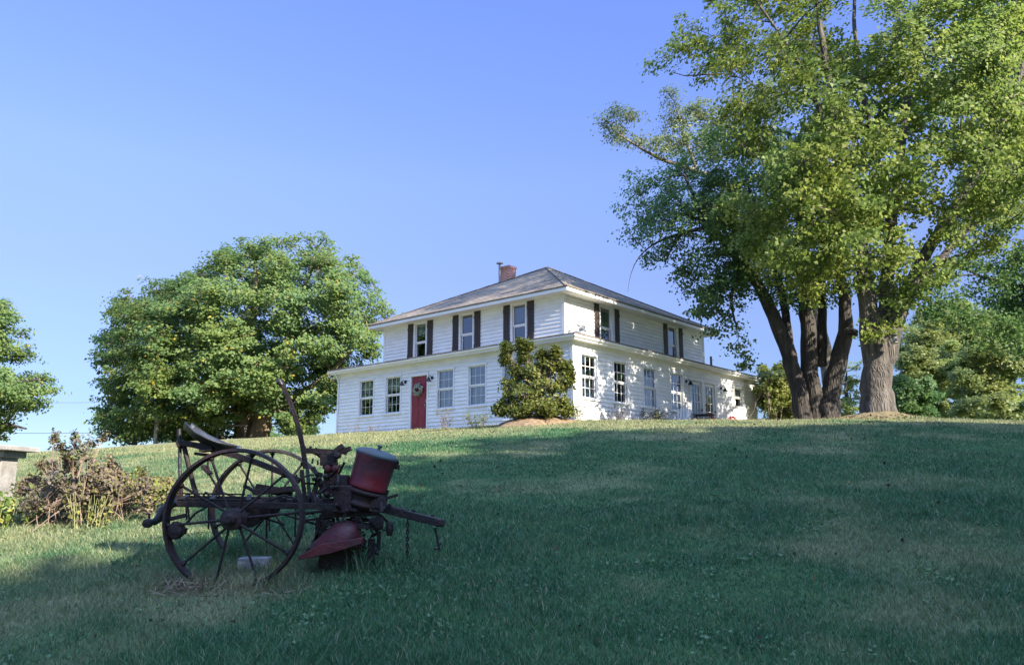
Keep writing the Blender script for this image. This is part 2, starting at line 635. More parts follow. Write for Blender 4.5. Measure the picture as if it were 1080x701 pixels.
# ------------------------------------------------------------------ ground
CP = np.array([
    (0, 0, 0), (0, 4.7, .67), (-2.2, 7, .93), (-2.3, 4.7, .66), (2.4, 4.7, .67), (4, 10, 1.5), (0, 10, 1.42), (-5, 10, 1.31),
    (0, 15, 2.25), (8, 15, 2.35), (-7, 15, 2.0), (-2.3, 20, 2.86), (-4.3, 20, 2.74), (0, 20, 3.04), (3, 20, 3.18), (10, 20, 3.25),
    (5, 24, 3.60), (10, 24, 3.62), (.6, 24, 3.42), (-1.1, 24, 3.32), (-2.7, 24, 3.2), (-5, 24, 3.1), (-3.2, 28, 3.55),
    (2.06, 27.3, 3.9), (5, 27, 3.88), (12, 27, 3.93), (16, 27, 3.72), (-7.5, 35.7, 4.03), (-3.7, 32.3, 3.96), (11.4, 38, 3.9), (8, 33, 3.9),
    (0, 40, 4.0), (-14, 45, 4.4), (-15, 30, 3.0), (-12, 30, 3.22), (-14.4, 25, 2.75), (-7, 25, 3.0), (-25, 40, 3.2), (-20, 20, 1.9),
    (-12, 10, 1.1), (25, 27, 3.2), (25, 15, 2.3), (20, 40, 3.4), (8, 7, 1.1), (0, -10, -1.1), (15, -10, -.7), (-15, -10, -1.6),
    (30, 0, .5), (42, 20, 2.2), (-40, 20, .6), (-40, 50, 2), (0, 60, 3.6), (35, 55, 2.2), (-25, -25, -3), (35, -25, -2.4)], float)


def tps_fit(P):
    n = len(P)
    d = np.linalg.norm(P[:, None, :2] - P[None, :, :2], axis=2)
    K = np.where(d > 0, d * d * np.log(d + 1e-12), 0) + np.eye(n) * .6
    A = np.zeros((n + 3, n + 3))
    A[:n, :n] = K
    A[:n, n] = 1
    A[:n, n + 1:] = P[:, :2]
    A[n, :n] = 1
    A[n + 1:, :n] = P[:, :2].T
    return np.linalg.solve(A, np.concatenate([P[:, 2], [0, 0, 0]]))


TW = tps_fit(CP)


def ground_raw(x, y):
    x, y = np.asarray(x, float), np.asarray(y, float)
    cx, cy = np.clip(x, -45, 45), np.clip(y, -28, 62)
    z = np.full(cx.shape, TW[len(CP)]) + TW[-2] * cx + TW[-1] * cy
    for i, p in enumerate(CP):
        d2 = (cx - p[0]) ** 2 + (cy - p[1]) ** 2
        z = z + TW[i] * np.where(d2 > 1e-12, .5 * d2 * np.log(d2 + 1e-12), 0)
    far = np.hypot(x - cx, y - cy)
    z = z - np.minimum(far * .12, 6)
    w = np.exp(-((x / 40) ** 2 + ((y - 15) / 40) ** 2))
    z = z + w * (.014 * np.sin(x * 2.1 + 1.3 * np.sin(y * .9)) * np.sin(y * 1.7 + .5) + .010 * np.sin(x * 4.7 + y * 3.1) * np.sin(y * 4.1 - x))
    # soil heaped round the big tree and under the planted bush
    z = z + .22 * np.exp(-((x - 12.1) ** 2 + (y - 26.7) ** 2) / 1.3)
    return z


def axis(lo, hi, st, far):
    c = list(np.arange(lo, hi + st / 2, st))
    a, b, s = [lo], [hi], st
    while a[-1] > -far:
        s *= 1.35
        a.append(a[-1] - s)
        b.append(b[-1] + s)
    return np.array(a[1:][::-1] + c + b[1:])


GX, GY = axis(-26, 30, .3, 900), axis(-4, 48, .3, 900)
XX, YY = np.meshgrid(GX, GY)
ZZ = ground_raw(XX, YY)


def gz(x, y):
    x, y = np.asarray(x, float), np.asarray(y, float)
    i = np.clip(np.searchsorted(GX, x) - 1, 0, len(GX) - 2)
    j = np.clip(np.searchsorted(GY, y) - 1, 0, len(GY) - 2)
    u = (x - GX[i]) / (GX[i + 1] - GX[i])
    v = (y - GY[j]) / (GY[j + 1] - GY[j])
    return ZZ[j, i] * (1 - u) * (1 - v) + ZZ[j, i + 1] * u * (1 - v) + ZZ[j + 1, i] * (1 - u) * v + ZZ[j + 1, i + 1] * u * v


nx, ny = len(GX), len(GY)
idx = np.arange(nx * ny).reshape(ny, nx)
F4 = np.stack([idx[:-1, :-1], idx[:-1, 1:], idx[1:, 1:], idx[1:, :-1]], -1).reshape(-1, 4)
lawn = np_mesh('lawn', np.stack([XX, YY, ZZ], -1).reshape(-1, 3), F4, 4, M['turf'], smooth=True)
lawn['kind'] = 'structure'

# house frame (needed to keep the grass out of the rooms)
HC = at(605, 443, 27.3)
HA = RAD(-41)
HE1 = np.array([math.cos(HA), math.sin(HA), 0])
HE2 = np.array([-math.sin(HA), math.cos(HA), 0])


def in_house(x, y, m=0.0):
    dx, dy = x - HC[0], y - HC[1]
    a = dx * HE1[0] + dy * HE1[1]
    b = dx * HE2[0] + dy * HE2[1]
    return (a > -12.8 - m) & (a < m) & (b > -m) & (b < 14.2 + m)


# ------------------------------------------------------------------ grass
def blades(x, y, h, w, lean, five):
    n = len(x)
    z = gz(x, y) - .004
    a = rng.uniform(0, 2 * np.pi, n)
    t = rng.uniform(0, 2 * np.pi, n)
    bx, by = np.cos(a) * w / 2, np.sin(a) * w / 2
    lx, ly = np.cos(t) * lean * h, np.sin(t) * lean * h
    p = np.stack([x, y, z], -1)
    B = np.stack([bx, by, np.zeros(n)], -1)
    tip = np.stack([lx, ly, h], -1)
    if not five:
        V = np.stack([p - B, p + B, p + tip], 1).reshape(-1, 3)
        return V, np.arange(3 * n).reshape(-1, 3)
    mid = np.stack([lx * .35, ly * .35, h * .62], -1)
    V = np.stack([p - B, p + B, p + mid + B * .75, p + mid - B * .75, p + tip], 1).reshape(-1, 3)
    k = np.arange(n)[:, None] * 5
    T = np.concatenate([k + [[0, 1, 2]], k + [[0, 2, 3]], k + [[3, 2, 4]]], 0)
    return V, T


def sample_lawn(n, d0, d1, pw):
    u = rng.uniform(0, 1, n)
    e = 2 - pw
    d = (d0 ** e + u * (d1 ** e - d0 ** e)) ** (1 / e) if abs(e) > 1e-6 else d0 * (d1 / d0) ** u
    x = rng.uniform(-1, 1, n) * (.69 * d + 1.6)
    return x, d


VV, TT, k = [], [], 0
for n, d0, d1, pw, five, wmul in ((300000, 3.6, 10, 1.5, True, 1.0), (380000, 10, 33, 1.7, False, 1.15)):
    x, y = sample_lawn(n, d0, d1, pw)
    ok = ~in_house(x, y, .02)
    x, y = x[ok], y[ok]
    n = len(x)
    tuft = .5 + .5 * np.sin(x * 1.9 + 2 * np.sin(y * 1.3)) * np.sin(y * 2.3 + np.sin(x * 2.7))
    patch = np.sin(x * .53 + 1.7 * np.sin(y * .37 + .4)) * np.sin(y * .61 + 1.3 * np.sin(x * .45))
    h = rng.uniform(.024, .062, n) * (.70 + .6 * tuft) * (1 + .3 * patch) * (1 + .35 * np.clip((y - 17) / 8, 0, 1))
    h = np.where(rng.uniform(0, 1, n) > .985, h * 1.7, h)
    w = .0055 * (y / 5) ** .85 * rng.uniform(.7, 1.3, n) * wmul
    v, t = blades(x, y, h, w, rng.uniform(.25, 1.1, n), five)
    VV.append(v)
    TT.append(t + k)
    k += len(v)
# longer uncut tufts round the machine
def tufts(px0, px1, d0, d1, n, hmax):
    d = rng.uniform(d0, d1, n)
    x = (rng.uniform(px0, px1, n) - PCX) / FPX * d
    return x, d, rng.uniform(.4, 1, n) ** 1.5 * hmax
for px0, px1, d0, d1, n, hm in ((165, 330, 6.35, 6.75, 1500, .15), (225, 300, 7.6, 8.0, 700, .15), (330, 410, 6.9, 7.5, 900, .15), (372, 392, 6.85, 7.0, 60, .30), (240, 300, 6.9, 7.2, 500, .12)):
    x, y, h = tufts(px0, px1, d0, d1, n, hm)
    v, t = blades(x, y, h, np.full(len(x), .007), rng.uniform(.2, .8, len(x)), True)
    VV.append(v)
    TT.append(t + k)
    k += len(v)
gr = np_mesh('grass', np.concatenate(VV), np.concatenate(TT), 3, M['grass'])
gr['kind'] = 'stuff'


# ------------------------------------------------------------------ leaves and trees
def norm(a):
    return a / (np.linalg.norm(a, axis=-1, keepdims=True) + 1e-9)


def leaf_quads(P, size, out=None, up=.7, wid=.42, droop=.25):
    n = len(P)
    rnd = norm(rng.normal(size=(n, 3)))
    N = rnd * .75 + np.array([0, 0, up])
    if out is not None:
        N = N + norm(out) * .8
    N = norm(N)
    A = norm(rng.normal(size=(n, 3)) * [1, 1, .5] + (0 if out is None else norm(out) * .5))
    A = norm(A - N * (A * N).sum(1, keepdims=True))
    Bv = np.cross(N, A)
    s = (size * rng.uniform(.6, 1.25, n))[:, None]
    base = P - A * s * .5
    tip = P + A * s * .5 - N * s * droop
    m = P - A * s * .06 + N * s * .06
    l = m + Bv * s * wid
    r = m - Bv * s * wid
    V = np.stack([base, r, tip, l], 1).reshape(-1, 3)
    return V, np.arange(4 * n).reshape(-1, 4)


def spray_points(C, R, nspray, nleaf, flat=.4, rs=.42, shell=.38):
    """leaf positions in sprays inside the ellipsoid C, R; also returns the spray middles"""
    d = norm(rng.normal(size=(nspray, 3)))
    r = rng.uniform(0, 1, nspray) ** shell
    ctr = C + d * r[:, None] * R
    rr = rs * rng.uniform(.65, 1.3, nspray)
    k = np.maximum(3, (nleaf * rng.uniform(.5, 1.4, nspray)).astype(int))
    i = np.repeat(np.arange(nspray), k)
    g = norm(rng.normal(size=(len(i), 3))) * (rng.uniform(0, 1, len(i)) ** .5)[:, None]
    off = g * rr[i][:, None] * [1, 1, flat]
    off[:, 2] -= (off[:, 0] ** 2 + off[:, 1] ** 2) / (rr[i] + .01) * .35
    stray = rng.uniform(0, 1, len(i)) < .10
    off[stray] *= 1.4
    return ctr[i] + off, ctr, i


def inside(poly, x, y):
    c = False
    j = len(poly) - 1
    for i in range(len(poly)):
        xi, yi = poly[i]
        xj, yj = poly[j]
        if (yi > y) != (yj > y) and x < (xj - xi) * (y - yi) / (yj - yi) + xi:
            c = not c
        j = i
    return c


def edge_dist(poly, x, y):
    best = 1e9
    for i in range(len(poly)):
        a = np.array(poly[i - 1], float)
        b = np.array(poly[i], float)
        p = np.array([x, y])
        t = np.clip((p - a) @ (b - a) / ((b - a) @ (b - a) + 1e-9), 0, 1)
        best = min(best, np.linalg.norm(p - a - t * (b - a)))
    return best


def scatter(poly, d, depth, n, rmin, rmax, spacing, holes=(), rnd=None):
    """boughs filling a crown whose side view is poly, d metres away and `depth` thick"""
    R_ = rnd or random
    xs = [p[0] for p in poly]
    ys = [p[1] for p in poly]
    out = []
    tries = 0
    while len(out) < n and tries < n * 120:
        tries += 1
        x, y = R_.uniform(min(xs), max(xs)), R_.uniform(min(ys), max(ys))
        if not inside(poly, x, y) or any(((x - h[0]) / h[2]) ** 2 + ((y - h[1]) / h[3]) ** 2 < 1 for h in holes):
            continue
        e = edge_dist(poly, x, y)
        if e < rmin * .55:
            continue
        rad = min(R_.uniform(rmin, rmax), max(rmin * .8, e * 1.05))
        dd = R_.uniform(-1, 1) * depth * min(1, .25 + e / (3.2 * rmax))
        if any((x - o[0]) ** 2 + (y - o[1]) ** 2 + ((d + dd - o[2]) * FPX / d * .8) ** 2 < (spacing * rad) ** 2 for o in out):
            continue
        out.append((x, y, d + dd, rad, rad * R_.uniform(.7, .95)))
    return out


def curve(a, b, bend, n=6):
    a, b = np.array(a), np.array(b)
    L = np.linalg.norm(b - a)
    mid = (a + b) / 2 + np.array(bend) * L
    t = np.linspace(0, 1, n)[:, None]
    P = (1 - t) ** 2 * a + 2 * t * (1 - t) * mid + t ** 2 * b
    P[1:-1] += rng.normal(size=(n - 2, 3)) * L * .018
    return P


def tree(name, label, base, limbs, boughs, leaf, bark, leaf_size, nspray, nleaf, rs, cat='tree', group=None, flat=.4, lo_z=None, twigs=True,
         trunk_sides=12, ridges=.06, up=.7, twig_r=.014, branch_r=.07, hang=0, extra=(), thick=1.0):
    """limbs: lists of (point, radius); boughs: (centre, radii)"""
    t = root(name, tuple(base), label, cat, group)
    tr = MB()
    SK, SR = [], []
    for L in limbs:
        pts = [np.array(p) for p, r in L]
        rad = [r for p, r in L]
        # refine with a slight wobble
        P, Rr = [], []
        rad = [r * thick for r in rad]
        for i in range(len(pts) - 1):
            k = max(2, int(np.linalg.norm(pts[i + 1] - pts[i]) / .35))
            for q in range(k):
                u = q / k
                P.append(pts[i] * (1 - u) + pts[i + 1] * u)
                Rr.append(rad[i] * (1 - u) + rad[i + 1] * u)
        P.append(pts[-1])
        Rr.append(rad[-1])
        P = np.array(P)
        for _ in range(4):
            P[1:-1] = (P[:-2] + 2 * P[1:-1] + P[2:]) / 4
        P[1:-1] += rng.normal(size=(len(P) - 2, 3)) * np.array(Rr)[1:-1, None] * .10
        tr.tube(P, Rr, trunk_sides, jit=.05, ridges=ridges)
        SK += list(P)
        SR += Rr
    SK, SR = np.array(SK), np.array(SR)
    V, Fq, k = [], [], 0
    cc = np.mean([c for c, r in boughs], axis=0)
    order = sorted(boughs, key=lambda b: np.min(np.linalg.norm(SK - b[0], axis=1)))
    for c, R in order:
        dv = c - SK
        dist = np.linalg.norm(dv, axis=1)
        cost = dist + np.where(dv[:, 2] < dist * .1, (dist * .1 - dv[:, 2]) * 1.2, 0)
        j = int(np.argmin(cost))
        a = SK[j]
        r0 = min(branch_r * (.5 + .14 * dist[j]), SR[j] * .75)
        P = curve(a, c, (rng.normal() * .08, rng.normal() * .08, .10), max(5, int(dist[j] / .5)))
        rr = np.linspace(r0, max(.014, r0 * .3), len(P))
        tr.tube(P, list(rr), 6)
        SK = np.concatenate([SK, P[1:]])
        SR = np.concatenate([SR, rr[1:]])
        vol = (R[0] * R[1] * R[2]) ** (1 / 3)
        ns = max(4, int(nspray * (vol / 1.2) ** 1.6))
        pts, ctr, ii = spray_points(c, R, ns, nleaf, flat, rs)
        if hang:
            pts[:, 2] -= hang * np.linalg.norm((pts - c)[:, :2], axis=1) ** 2 * .3
        v, f = leaf_quads(pts, leaf_size, pts - cc, up)
        V.append(v)
        Fq.append(f + k)
        k += len(v)
        if twigs:
            for q in ctr[::2]:
                s0 = P[int(len(P) * random.uniform(.55, .99))]
                tr.tube(curve(s0, q, (0, 0, .1), 4), [twig_r, twig_r * .8, twig_r * .6, twig_r * .3], 3, cap=False)
    for P, r0 in extra:
        tr.tube(P, list(np.linspace(r0, r0 * .3, len(P))), 4)
    tr.build('trunk', bark, t, smooth=True)
    np_mesh('crown', np.concatenate(V), np.concatenate(Fq), 4, leaf, t)
    return t


def px_boughs(lst, depth_scale=1.0):
    o = []
    for x, y, d, rx, ry in lst:
        s = d / FPX
        o.append((at(x, y, d), np.array([rx * s, rx * s * depth_scale, ry * s])))
    return o


def px_limb(lst):
    return [(at(x, y, d), r) for x, y, d, r in lst]


def rset(seed):
    return random.Random(seed)


cx_, cy_ = sample_lawn(150, 4.2, 14, 1.2)
i_ = np.repeat(np.arange(150), 46)
q_ = rng.normal(size=(len(i_), 2)) * rng.uniform(.05, .22, 150)[i_][:, None]
wx_, wy_ = cx_[i_] + q_[:, 0], cy_[i_] + q_[:, 1]
v, f = leaf_quads(np.stack([wx_, wy_, gz(wx_, wy_) + rng.uniform(.015, .05, len(i_))], -1), .028, None, 1.1, .45, .2)
o = np_mesh('clover', v, f, 4, leafmat('clover_leaf', [(0, (.045, .12, .04)), (.6, (.075, .165, .06)), (1, (.13, .20, .09))], .3))
o['kind'] = 'stuff'

# --- big maple with the thick trunk
A_poly = [(752, -95), (742, 8), (694, 50), (690, 66), (738, 88), (752, 140), (742, 182), (765, 232), (790, 300), (850, 325), (900, 300),
          (912, 335), (950, 335), (978, 300), (1012, 262), (1060, 275), (1130, 262), (1150, -95)]
A_holes = [(958, 195, 9, 30), (955, 255, 14, 22), (875, 385, 60, 40), (985, 362, 22, 16), (930, 165, 9, 14), (838, 118, 11, 9), (790, 60, 10, 8), (870, 215, 9, 8), (893, 40, 8, 9), (907, 60, 8, 14)]
ab = scatter(A_poly, 27, 4.2, 200, 22, 40, .62, A_holes, rset(3))
ab += [(697, 62, 26.5, 15, 10), (715, 52, 26.5, 18, 14), (730, 30, 26.5, 22, 18), (915, 345, 26.0, 14, 12), (944, 342, 26.2, 16, 11), (1005, 235, 25, 26, 20), (1062, 190, 25, 30, 22), (820, 205, 24.5, 28, 20), (778, 215, 25, 24, 16), (970, 310, 26, 18, 12), (992, 290, 26, 20, 14), (1040, 262, 26, 24, 16), (978, 285, 25, 20, 16), (1002, 248, 25, 22, 16), (1022, 212, 25, 24, 18), (990, 215, 25.2, 20, 16), (950, 318, 25.6, 14, 9)]
R13 = rset(13)
ab += [(R13.uniform(815, 965), R13.uniform(150, 290), R13.uniform(22.8, 24.2), R13.uniform(24, 34), R13.uniform(16, 24)) for _ in range(11)]
A_limbs = [
    px_limb([(927, 452, 27, 1.02), (927, 437, 27, .84), (927, 420, 27, .71), (926, 385, 27, .64), (920, 352, 27, .60), (914, 325, 26.9, .42), (910, 280, 26.8, .34), (903, 230, 26.6, .29), (893, 175, 26.3, .23), (880, 120, 26, .18), (872, 70, 26, .15), (862, 10, 26, .12), (858, -70, 26, .06)]),
    px_limb([(927, 385, 27.05, .50), (932, 352, 27.2, .42), (936, 300, 27.8, .32), (940, 240, 28.2, .27), (948, 180, 28.4, .22), (956, 110, 28.5, .17), (968, 40, 28.5, .12), (985, -70, 28.5, .06)]),
    px_limb([(929, 385, 27, .50), (940, 355, 26.9, .44), (952, 325, 26.8, .36), (965, 290, 26.6, .30), (982, 258, 26.4, .26), (1003, 225, 26.2, .22), (1032, 180, 26, .17), (1062, 120, 26, .13), (1085, 50, 26, .09), (1100, -50, 26, .05)]),
    px_limb([(962, 297, 26.7, .26), (985, 285, 27.3, .19), (1010, 250, 28, .15), (1050, 220, 29, .10), (1100, 190, 29.5, .05)]),
    px_limb([(905, 240, 26.6, .20), (892, 228, 26, .14), (868, 222, 25.4, .10), (838, 208, 25, .07), (800, 196, 24.6, .04)]),
    px_limb([(940, 240, 28.2, .20), (925, 170, 28.6, .16), (908, 90, 28.8, .13), (900, 20, 29, .10), (905, -60, 29, .05)]),
    px_limb([(893, 175, 26.3, .15), (865, 120, 25.6, .11), (840, 60, 25.3, .08), (800, 5, 25, .05), (770, -40, 25, .03)]),
]
dead = []
for L in ([(1040, 50, 25), (1046, 25, 25), (1052, -8, 25)], [(1046, 22, 25), (1058, 8, 25), (1072, 2, 25)], [(1040, 50, 25), (1060, 58, 24.8), (1076, 78, 24.6)], [(1055, 55, 24.9), (1066, 40, 24.8), (1078, 34, 24.6)],
          [(1042, 48, 25), (1055, 70, 24.6), (1080, 72, 24.5)], [(870, 62, 25), (858, 48, 24.8), (862, 5, 24.8)], [(760, 78, 26), (722, 80, 26), (708, 76, 26)], [(750, 0, 26), (735, -3, 26), (724, -8, 26)]):
    dead.append((np.array([at(*p) for p in L]), .035))
tree('maple_tree', 'tallest tree, a sunlit maple with one thick grey trunk that forks at a hanging lantern', at(927, 440, 27), A_limbs, px_boughs(ab, 1.1),
     LEAF['maple'], M['bark'], .145, 24, 36, .46, flat=.55, extra=dead, trunk_sides=18, ridges=.06, thick=.72)

# --- dark tree of three stems
B_poly = [(688, 178), (655, 195), (650, 235), (660, 262), (690, 285), (715, 300), (728, 330), (752, 355), (775, 362), (795, 345), (806, 318), (850, 340), (905, 335), (900, 200), (820, 120), (770, 110), (720, 150)]
B_holes = [(800, 365, 26, 30), (700, 262, 15, 6), (905, 370, 14, 25), (715, 272, 12, 8)]
bb = scatter(B_poly, 31, 3.6, 140, 15, 32, .62, B_holes, rset(8))
bb += [(768, 322, 30, 14, 11), (775, 345, 29.9, 12, 10), (757, 335, 30, 13, 10), (740, 326, 30, 13, 10), (779, 364, 29.9, 9, 9), (786, 382, 29.9, 5, 7), (733, 308, 30, 14, 9), (750, 350, 30, 10, 9), (728, 290, 30, 14, 9), (667, 250, 30, 15, 11), (660, 215, 30.5, 14, 12), (674, 190, 31, 16, 12), (700, 262, 30, 14, 8)]
B_limbs = [
    px_limb([(848, 455, 31, .50), (847, 440, 31, .40), (842, 405, 31, .36), (829, 365, 31, .34), (815, 333, 31, .30), (803, 303, 30.9, .25), (778, 272, 30.6, .20), (762, 255, 30.5, .17), (747, 236, 30.4, .14), (735, 215, 30.3, .10), (722, 185, 30.3, .06)]),
    px_limb([(861, 455, 31.2, .56), (860, 440, 31.2, .48), (857, 405, 31.2, .40), (853, 360, 31.2, .36), (850, 320, 31.2, .32), (848, 260, 31.4, .25), (842, 200, 31.5, .18), (832, 140, 31.5, .10)]),
    px_limb([(872, 455, 31, .56), (872, 440, 31, .46), (877, 410, 31, .42), (886, 375, 31, .38), (892, 350, 30.9, .34), (893, 325, 30.9, .28), (884, 285, 30.8, .22), (890, 230, 30.8, .15), (880, 170, 31, .09)]),
    px_limb([(866, 385, 31.3, .26), (868, 340, 31.6, .22), (866, 300, 31.8, .18), (872, 240, 32, .12)]),
    px_limb([(832, 372, 31.2, .24), (830, 340, 31.5, .20), (824, 305, 31.9, .17), (812, 250, 32.3, .13), (790, 200, 32.5, .08)]),
    px_limb([(892, 352, 30.7, .17), (899, 347, 30.4, .13), (903, 350, 30.2, .11)]),
    px_limb([(892, 354, 30.7, .13), (900, 356, 30.3, .10), (904, 352, 30.2, .09)]),
    px_limb([(748, 238, 30.4, .11), (733, 243, 30.2, .09), (715, 247, 30.1, .07), (696, 252, 30, .05), (672, 268, 29.8, .025), (663, 290, 29.7, .012), (662, 308, 29.7, .006)]),
    px_limb([(747, 236, 30.4, .10), (730, 226, 30.6, .07), (710, 222, 30.7, .05), (690, 228, 30.8, .03)]),
    px_limb([(720, 246, 30.1, .06), (708, 258, 29.9, .04), (702, 276, 29.8, .02)]),
    px_limb([(785, 280, 30.6, .12), (772, 300, 30.2, .09), (768, 322, 30, .06), (777, 345, 29.9, .03)]),
]
tree('dark_leaved_tree', 'dark green tree whose three dark stems lean apart beside the house', at(860, 443, 31), B_limbs, px_boughs(bb, 1.1),
     LEAF['deep'], M['darkbark'], .125, 19, 35, .46, flat=.55, trunk_sides=14, thick=.84)

# --- pale tree showing over the left shoulder of the dark one
db = [(640, 128, 38, 15, 13), (655, 140, 38, 18, 14), (668, 122, 38, 13, 10), (650, 118, 37.5, 12, 8), (672, 148, 38, 10, 9), (706, 100, 38, 11, 14), (714, 125, 38.5, 20, 18), (720, 150, 38, 22, 16), (700, 155, 37.6, 16, 12), (740, 120, 39, 20, 16), (745, 155, 39, 22, 16), (760, 130, 39.5, 22, 18), (785, 110, 40, 26, 22), (820, 100, 40, 30, 24), (800, 150, 40, 30, 22)]
D_limbs = [px_limb([(880, 452, 40, .42), (876, 400, 40, .36), (862, 330, 40, .30), (830, 260, 39.8, .24), (785, 205, 39.2, .18), (735, 180, 38.6, .13), (695, 168, 38.2, .09), (670, 153, 38, .06), (650, 140, 38, .04)]),
           px_limb([(735, 180, 38.6, .10), (724, 150, 38.4, .06), (712, 110, 38.2, .03)]), px_limb([(830, 260, 39.8, .2), (815, 180, 40, .14), (805, 110, 40, .06)])]
tree('pale_leaved_tree', 'tree with pale grey-green leaves, its two loose tufts against the sky behind the dark tree', at(880, 446, 40), D_limbs, px_boughs(db, 1.0),
     LEAF['pale'], M['twig'], .12, 50, 36, .50, flat=.6)

# --- dark crown reaching in from the right edge, its trunk outside the picture
C_poly = [(1010, -95), (985, 40), (1000, 180), (1012, 290), (1020, 335), (1075, 355), (1160, 350), (1240, 300), (1260, -95)]
cb = scatter(C_poly, 35, 4.5, 120, 20, 34, .7, (), rset(5))
cb += [(962, 268, 34, 16, 14), (968, 300, 33.5, 18, 14), (978, 330, 33.5, 16, 12), (1000, 320, 33, 20, 14), (1025, 335, 33, 24, 15), (1055, 345, 33, 24, 16), (1080, 340, 33.5, 26, 18), (985, 300, 33.5, 18, 14), (1010, 280, 34, 24, 18), (1045, 300, 34, 26, 20), (1040, 360, 33, 16, 9), (1075, 368, 33, 18, 10)]
C_limbs = [px_limb([(1165, 455, 35.5, .62), (1163, 400, 35.5, .5), (1150, 300, 35.5, .40), (1120, 200, 35.3, .3), (1085, 100, 35, .2), (1050, 10, 35, .12), (1040, -60, 35, .06)]),
           px_limb([(1158, 350, 35.5, .36), (1110, 310, 34.5, .2), (1060, 300, 34, .12), (1030, 290, 33.8, .05)]),
           px_limb([(1150, 300, 35.5, .33), (1180, 180, 36, .24), (1200, 60, 36.5, .14), (1210, -60, 36.5, .06)])]
tree('overhanging_tree', 'deep green crown reaching in from the right edge behind the tallest tree', at(1165, 450, 35.5), C_limbs, px_boughs(cb, 1.1),
     LEAF['deep'], M['darkbark'], .14, 30, 42, .62, flat=.6)

# --- broad round tree on the left of the house
H_poly = [(94, 442), (104, 400), (98, 372), (108, 335), (132, 290), (165, 285), (190, 292), (214, 262), (268, 248), (342, 246), (382, 274), (408, 306), (414, 334),
          (396, 392), (372, 402), (352, 440), (330, 462), (140, 466), (118, 455)]
H_holes = [(266, 450, 27, 19), (180, 455, 8, 8), (325, 440, 12, 14)]
hb = scatter(H_poly, 45, 5.2, 430, 11, 20, .50, H_holes, rset(21))
R14 = rset(14)
hb += [(R14.uniform(140, 380), R14.uniform(300, 425), R14.uniform(39.6, 40.8), R14.uniform(14, 19), R14.uniform(10, 13)) for _ in range(34)]
hb += [(R14.uniform(112, 222), R14.uniform(430, 462), R14.uniform(41, 47), 12, 8) for _ in range(20)] + [(R14.uniform(300, 345), R14.uniform(420, 452), R14.uniform(42, 47), 12, 9) for _ in range(10)]
hb += [(320, 250, 45, 14, 7), (345, 250, 44, 12, 7), (395, 300, 44, 13, 9), (408, 330, 44, 9, 7), (100, 440, 43, 10, 7), (112, 452, 43, 10, 6)]
H_limbs = [
    px_limb([(255, 474, 45, 1.1), (256, 463, 45, .78), (257, 445, 45, .6), (250, 420, 45, .5), (235, 380, 45, .36), (210, 335, 45, .24), (180, 305, 45, .1)]),
    px_limb([(272, 474, 44.8, 1.1), (273, 463, 44.8, .82), (276, 442, 44.8, .62), (284, 420, 44.7, .5), (300, 370, 44.6, .34), (320, 310, 44.5, .2), (335, 260, 44.5, .08)]),
    px_limb([(263, 470, 45.5, .8), (264, 440, 45.6, .5), (262, 390, 46, .38), (268, 320, 46.2, .24), (270, 260, 46.2, .08)]),
    px_limb([(280, 432, 44.6, .3), (310, 420, 43.8, .22), (350, 392, 43.2, .14), (388, 350, 43, .06)]),
    px_limb([(250, 425, 45, .3), (215, 415, 44, .22), (165, 405, 43, .14), (115, 400, 42.6, .06)]),
    px_limb([(257, 440, 44.8, .22), (230, 425, 43, .12), (200, 390, 42, .07), (180, 370, 41.6, .03)]),
    px_limb([(276, 440, 44.6, .22), (290, 415, 43, .12), (300, 370, 42, .07), (305, 340, 41.6, .03)]),
]
tree('round_crowned_tree', 'broad round tree with a few yellowing leaves and tan trunks left of the house', at(264, 464, 45), H_limbs, px_boughs(hb, 1.05),
     LEAF['round'], M['tanbark'], .165, 25, 34, .55, flat=.42, thick=.75, up=1.0)

# --- tree cut by the left edge
J_poly = [(-90, 270), (-20, 296), (6, 312), (26, 340), (40, 375), (58, 395), (66, 428), (38, 432), (20, 442), (34, 458), (8, 464), (-110, 468)]
jb = scatter(J_poly, 40, 3.5, 80, 11, 22, .75, (), rset(4))
J_limbs = [px_limb([(-35, 480, 40, .5), (-35, 440, 40, .4), (-30, 380, 40, .28), (-25, 320, 40, .12)]), px_limb([(-34, 430, 40, .25), (0, 405, 39.6, .14), (40, 400, 39.4, .05)]), px_limb([(-36, 430, 40, .25), (-70, 390, 40, .12), (-85, 340, 40, .05)]),
           px_limb([(-34, 450, 40, .2), (0, 445, 39.6, .10), (28, 452, 39.4, .04)])]
tree('spreading_tree', 'tree with drooping tiers of green leaves at the left edge of the picture', at(-35, 474, 40), J_limbs, px_boughs(jb, 1.0),
     LEAF['round'], M['darkbark'], .145, 46, 40, .55, flat=.4)

# --- trees beyond the crest on the right and between the trunks
def back_tree(name, label, px, d, lst, leaf, size=.17, gl=44, gs=44, base=455):
    cy_ = float(np.mean([q[1] for q in lst]))
    ry_ = (max(q[1] for q in lst) - min(q[1] for q in lst)) / 2
    L = [px_limb([(px, base, d, .3), (px + 2, base * .4 + cy_ * .6, d, .2), (px - 2, cy_, d, .12), (px, cy_ - ry_ * .7, d, .05)])]
    b = px_boughs(lst)
    return tree(name, label, at(px, base - 5, d), L, b, leaf, M['darkbark'], size, gs, gl, .45, group='trees beyond the crest', trunk_sides=8, twigs=False, branch_r=.05)

R7 = rset(7)
def blob(cx, cy, rx, ry, d, n, r):
    o = []
    while len(o) < n:
        u, v = R7.uniform(-1, 1), R7.uniform(-1, 1)
        if u * u + v * v < 1:
            k = r * R7.uniform(.7, 1.2)
            o.append((cx + u * (rx - k * .6), cy + v * (ry - k * .6), d + R7.uniform(-2, 2), k, k * .8))
    return o

